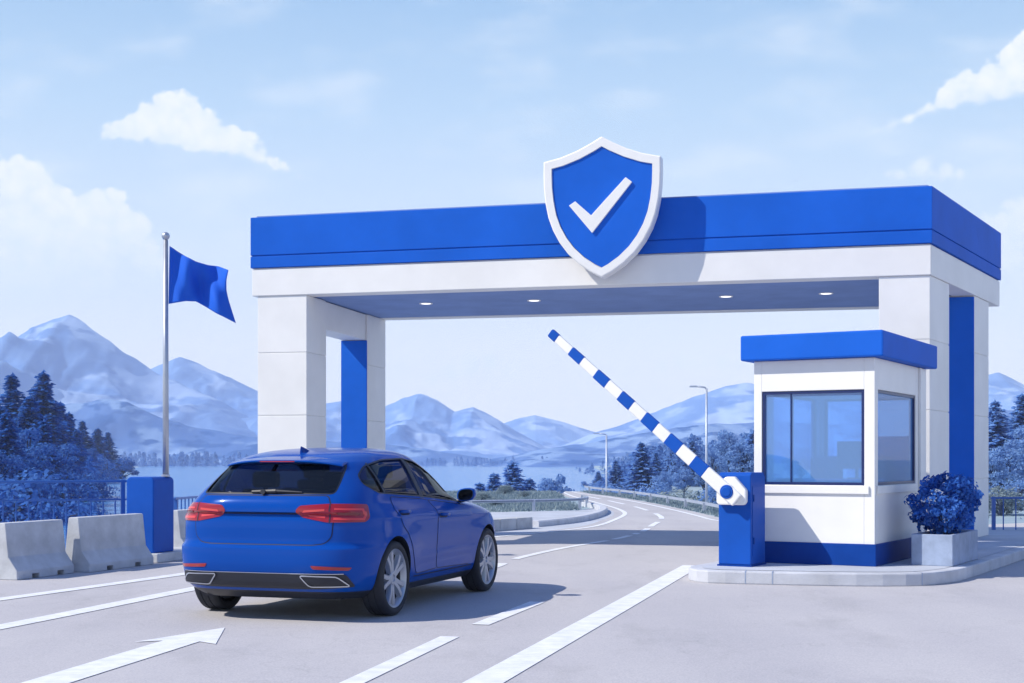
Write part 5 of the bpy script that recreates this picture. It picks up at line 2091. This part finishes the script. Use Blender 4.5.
def build_sky():
    w = bpy.data.worlds.new('World')
    sc.world = w
    w.use_nodes = True
    N, L = w.node_tree.nodes, w.node_tree.links
    bg = N['Background']
    bg.inputs[1].default_value = .1
    sky = N.new('ShaderNodeTexSky')
    sky.sky_type = 'NISHITA'
    sky.sun_disc = False
    sky.sun_elevation = SUN_EL
    sx, sy = -math.cos(SUN_AZ), -math.sin(SUN_AZ)
    sky.sun_rotation = math.atan2(sx, sy)
    sky.air_density, sky.dust_density, sky.ozone_density = 1.0, .4, 2.0
    tc = N.new('ShaderNodeTexCoord')
    sep = N.new('ShaderNodeSeparateXYZ')
    L.new(tc.outputs['Generated'], sep.inputs[0])

    def math_(op, a, b=None, c=None, clamp=False):
        n = N.new('ShaderNodeMath')
        n.operation = op
        n.use_clamp = clamp
        for i, q in enumerate((a, b, c)):
            if q is None: continue
            if isinstance(q, (int, float)): n.inputs[i].default_value = q
            else: L.new(q, n.inputs[i])
        return n.outputs[0]

    def mixc(f, a, b):
        n = N.new('ShaderNodeMix')
        n.data_type = 'RGBA'
        if isinstance(f, (int, float)): n.inputs[0].default_value = f
        else: L.new(f, n.inputs[0])
        for i, q in ((6, a), (7, b)):
            if isinstance(q, tuple): n.inputs[i].default_value = (*q, 1)
            else: L.new(q, n.inputs[i])
        return n.outputs[2]
    # pale air near the horizon over the physical sky
    cr = N.new('ShaderNodeValToRGB')
    L.new(math_('ABSOLUTE', sep.outputs[2]), cr.inputs[0])
    e = cr.color_ramp.elements
    S = SKY_GAIN
    stops = [(.0, (1.03, .99, .94)), (.08, (.98, .97, .945)), (.16, (.72, .825, .93)), (.24, (.50, .68, .88)), (.31, (.34, .54, .80)), (.42, (.13, .31, .74)), (.6, (.035, .15, .56))]
    e[0].position, e[0].color = stops[0][0], (*stops[0][1], 1)
    e[1].position, e[1].color = stops[-1][0], (*stops[-1][1], 1)
    for p, c in stops[1:-1]:
        k = e.new(p)
        k.color = (*c, 1)
    pale = N.new('ShaderNodeMix')
    pale.data_type, pale.blend_type = 'RGBA', 'MULTIPLY'
    pale.inputs[0].default_value = 1
    L.new(cr.outputs[0], pale.inputs[6])
    pale.inputs[7].default_value = (S, S, S, 1)
    fz = N.new('ShaderNodeMapRange')
    fz.interpolation_type = 'SMOOTHSTEP'
    fz.inputs[1].default_value, fz.inputs[2].default_value, fz.inputs[3].default_value, fz.inputs[4].default_value = .5, .95, .96, .6
    L.new(sep.outputs[2], fz.inputs[0])
    col = mixc(fz.outputs[0], sky.outputs[0], pale.outputs[2])
    # clouds: heaps of puffs fixed in the sky by direction
    u = math_('MULTIPLY_ADD', math_('DIVIDE', sep.outputs[0], math_('MAXIMUM', sep.outputs[1], .02)), F, CX)
    v = math_('SUBTRACT', HZ, math_('MULTIPLY', math_('DIVIDE', sep.outputs[2], math_('MAXIMUM', sep.outputs[1], .02)), F))
    cb = N.new('ShaderNodeCombineXYZ')
    L.new(u, cb.inputs[0])
    L.new(v, cb.inputs[1])
    nz = N.new('ShaderNodeTexNoise')
    nz.inputs['Scale'].default_value = .045
    nz.inputs['Detail'].default_value = 5
    nz.inputs['Roughness'].default_value = .62
    L.new(cb.outputs[0], nz.inputs['Vector'])
    nb = N.new('ShaderNodeTexNoise')
    nb.inputs['Scale'].default_value = .012
    nb.inputs['Detail'].default_value = 4
    mpn = N.new('ShaderNodeMapping')
    mpn.inputs['Scale'].default_value = (.55, 1.4, 1)
    L.new(cb.outputs[0], mpn.inputs[0])
    L.new(mpn.outputs[0], nb.inputs['Vector'])
    wob = math_('MULTIPLY_ADD', nz.outputs['Fac'], 16, -8)
    front = math_('GREATER_THAN', sep.outputs[1], .05)

    # billows: two sizes of rounded cells, plus torn edges
    def cells(scale):
        n = N.new('ShaderNodeTexVoronoi')
        n.feature = 'F1'
        n.inputs['Scale'].default_value = scale
        wv = N.new('ShaderNodeVectorMath')
        wv.operation = 'MULTIPLY_ADD'
        wv.inputs[1].default_value = (9, 9, 0)
        L.new(nz.outputs['Color'], wv.inputs[0])
        L.new(cb.outputs[0], wv.inputs[2])
        L.new(wv.outputs[0], n.inputs['Vector'])
        return n.outputs['Distance']
    bil = math_('ADD', math_('MULTIPLY', cells(.058), -13.0), math_('MULTIPLY', cells(.135), -5.5))
    bil = math_('ADD', bil, 12.0)
    fine = N.new('ShaderNodeTexNoise')
    fine.inputs['Scale'].default_value = .16
    fine.inputs['Detail'].default_value = 4
    L.new(cb.outputs[0], fine.inputs['Vector'])
    bil = math_('ADD', bil, math_('MULTIPLY_ADD', fine.outputs['Fac'], 7, -3.5))

    def cloud(puffs, base, soft, op, hard=5.0, tilt=0, rag=1.0, tail=None):
        d = None
        for x, y, r in puffs:
            n = N.new('ShaderNodeVectorMath')
            n.operation = 'DISTANCE'
            L.new(cb.outputs[0], n.inputs[0])
            n.inputs[1].default_value = (x, y, 0)
            q = math_('SUBTRACT', r, n.outputs['Value'])
            d = q if d is None else math_('SMOOTH_MAX', d, q, 9.0)
        if tail:        # a wedge of cloud thinning out from (x0, y0) to (x1, y1)
            x0, y0, x1, y1, r0 = tail
            Lq = math.hypot(x1 - x0, y1 - y0)
            cx_, sy_ = (x1 - x0) / Lq, (y1 - y0) / Lq
            du, dv = math_('SUBTRACT', u, x0), math_('SUBTRACT', v, y0)
            along = math_('ADD', math_('MULTIPLY', du, cx_), math_('MULTIPLY', dv, sy_))
            across = math_('ABSOLUTE', math_('SUBTRACT', math_('MULTIPLY', dv, cx_), math_('MULTIPLY', du, sy_)))
            rad = math_('MULTIPLY_ADD', math_('ABSOLUTE', along), -r0 / Lq, r0)
            d = math_('SMOOTH_MAX', d, math_('SUBTRACT', rad, math_('MULTIPLY', across, 1.0)), 6.0)
        d = math_('ADD', d, math_('MULTIPLY', bil, rag))
        # the underside is torn and dissolves
        g = N.new('ShaderNodeMapRange')
        g.interpolation_type = 'SMOOTHSTEP'
        g.inputs[1].default_value, g.inputs[2].default_value = base + soft, base - soft
        yy = math_('ADD', v, math_('MULTIPLY', wob, 2.4))
        if tilt: yy = math_('ADD', yy, math_('MULTIPLY', math_('SUBTRACT', u, puffs[0][0]), -tilt))
        L.new(yy, g.inputs[0])
        a = N.new('ShaderNodeMapRange')
        a.interpolation_type = 'SMOOTHSTEP'
        a.inputs[1].default_value = -hard * .3
        L.new(math_('MULTIPLY_ADD', math_('SUBTRACT', 1, g.outputs[0]), 14, hard), a.inputs[2])
        L.new(d, a.inputs[0])
        f = math_('MULTIPLY', math_('MULTIPLY', a.outputs[0], g.outputs[0]), op)
        return math_('MULTIPLY', f, front), g.outputs[0], d

    def shade(col, c, lo=(.74, .84, .955), hi=(1.0, 1.0, 1.0)):
        f, g, d = c
        # shaded hollows between the billows, greyer towards the underside
        t_ = math_('MULTIPLY_ADD', bil, .055, .62)
        q = math_('MULTIPLY', math_('POWER', g, .5), t_, clamp=True)
        body = mixc(math_('POWER', q, .8, clamp=True), tuple(x * S for x in lo), tuple(x * S for x in hi))
        return mixc(f, col, body)
    # thin veil
    veil = N.new('ShaderNodeMapRange')
    veil.interpolation_type = 'SMOOTHSTEP'
    veil.inputs[1].default_value, veil.inputs[2].default_value, veil.inputs[4].default_value = .46, .74, .38
    L.new(nb.outputs['Fac'], veil.inputs[0])
    col = mixc(math_('MULTIPLY', veil.outputs[0], front), col, tuple(x * S for x in (.93, .96, 1.0)))
    A = [(120, 131, 12), (134, 127, 14), (150, 118, 16), (168, 112, 21), (186, 114, 19), (175, 124, 24), (206, 126, 17), (228, 137, 14), (246, 142, 10), (140, 131, 13), (108, 132, 9), (262, 150, 8), (192, 138, 16), (236, 148, 9), (216, 142, 12), (160, 138, 12)]
    B = [(15, 186, 28), (38, 184, 18), (5, 215, 40), (50, 212, 26), (95, 206, 18), (110, 210, 18), (85, 226, 28), (125, 224, 17), (140, 236, 13), (60, 242, 34), (20, 247, 36), (110, 242, 22), (150, 262, 18), (90, 272, 30), (30, 285, 34), (180, 276, 10), (0, 300, 30)]
    Cc = [(1012, 62, 15), (1030, 50, 19), (992, 74, 14), (968, 82, 12), (954, 88, 12), (946, 97, 10), (976, 92, 14), (1000, 86, 17), (1034, 74, 24)]
    E = [(1005, 232, 20), (985, 226, 14), (1026, 222, 24), (1000, 250, 24), (1030, 290, 22), (1005, 310, 14), (978, 240, 10)]
    Dd = [(918, 168, 11), (944, 172, 9), (898, 176, 8), (960, 178, 5)]
    Ff = [(470, 366, 14), (490, 362, 11), (450, 374, 11), (512, 370, 7), (432, 380, 7), (700, 358, 11), (682, 362, 9), (722, 362, 9), (662, 366, 6)]
    col = shade(col, cloud(E, 300, 60, .65, 9))
    col = shade(col, cloud(Dd, 185, 14, .55, 9))
    col = shade(col, cloud(Ff, 384, 16, .7, 8))
    col = shade(col, cloud(B, 280, 75, .97, 6))
    col = shade(col, cloud(A, 150, 26, .97, 4, .16, .75, (240, 146, 306, 178, 9)))
    col = shade(col, cloud(Cc, 106, 34, .97, 4, -.25, .5, (960, 97, 872, 133, 9)))
    L.new(col, bg.inputs[0])
    l = bpy.data.lights.new('Sun', 'SUN')
    l.energy, l.angle, l.color = SUN_E, R(.5), (1, .935, .81)
    o = bpy.data.objects.new('sun', l)
    C.objects.link(o)
    o.location = (-20, -10, 30)
    d = Vector((sx * math.cos(SUN_EL), sy * math.cos(SUN_EL), math.sin(SUN_EL)))
    o.rotation_euler = d.to_track_quat('Z', 'Y').to_euler()


SKY_GAIN, SUN_E, EXPO = 9.6, 5.0, .18
build_air()
build_sky()
cam = bpy.data.cameras.new('Camera')
cam.sensor_width = 36
cam.lens = 36 * F / 1024
cam.shift_y = (HZ - 341.5) / 1024
cam.clip_start, cam.clip_end = .1, 12000
co = bpy.data.objects.new('camera', cam)
C.objects.link(co)
co.location = (0, 0, CH)
co.rotation_euler = (R(90), 0, 0)
sc.camera = co
vs_ = sc.view_settings
sc.display_settings.display_device = 'sRGB'
vs_.view_transform, vs_.look, vs_.exposure, vs_.gamma, vs_.use_curve_mapping = 'Standard', 'None', EXPO, 1, False
sc.cycles.use_denoising = True
sc.cycles.volume_bounces = 1
sc.cycles.max_bounces = 8
sc.cycles.transparent_max_bounces = 16
sc.cycles.use_adaptive_sampling = True
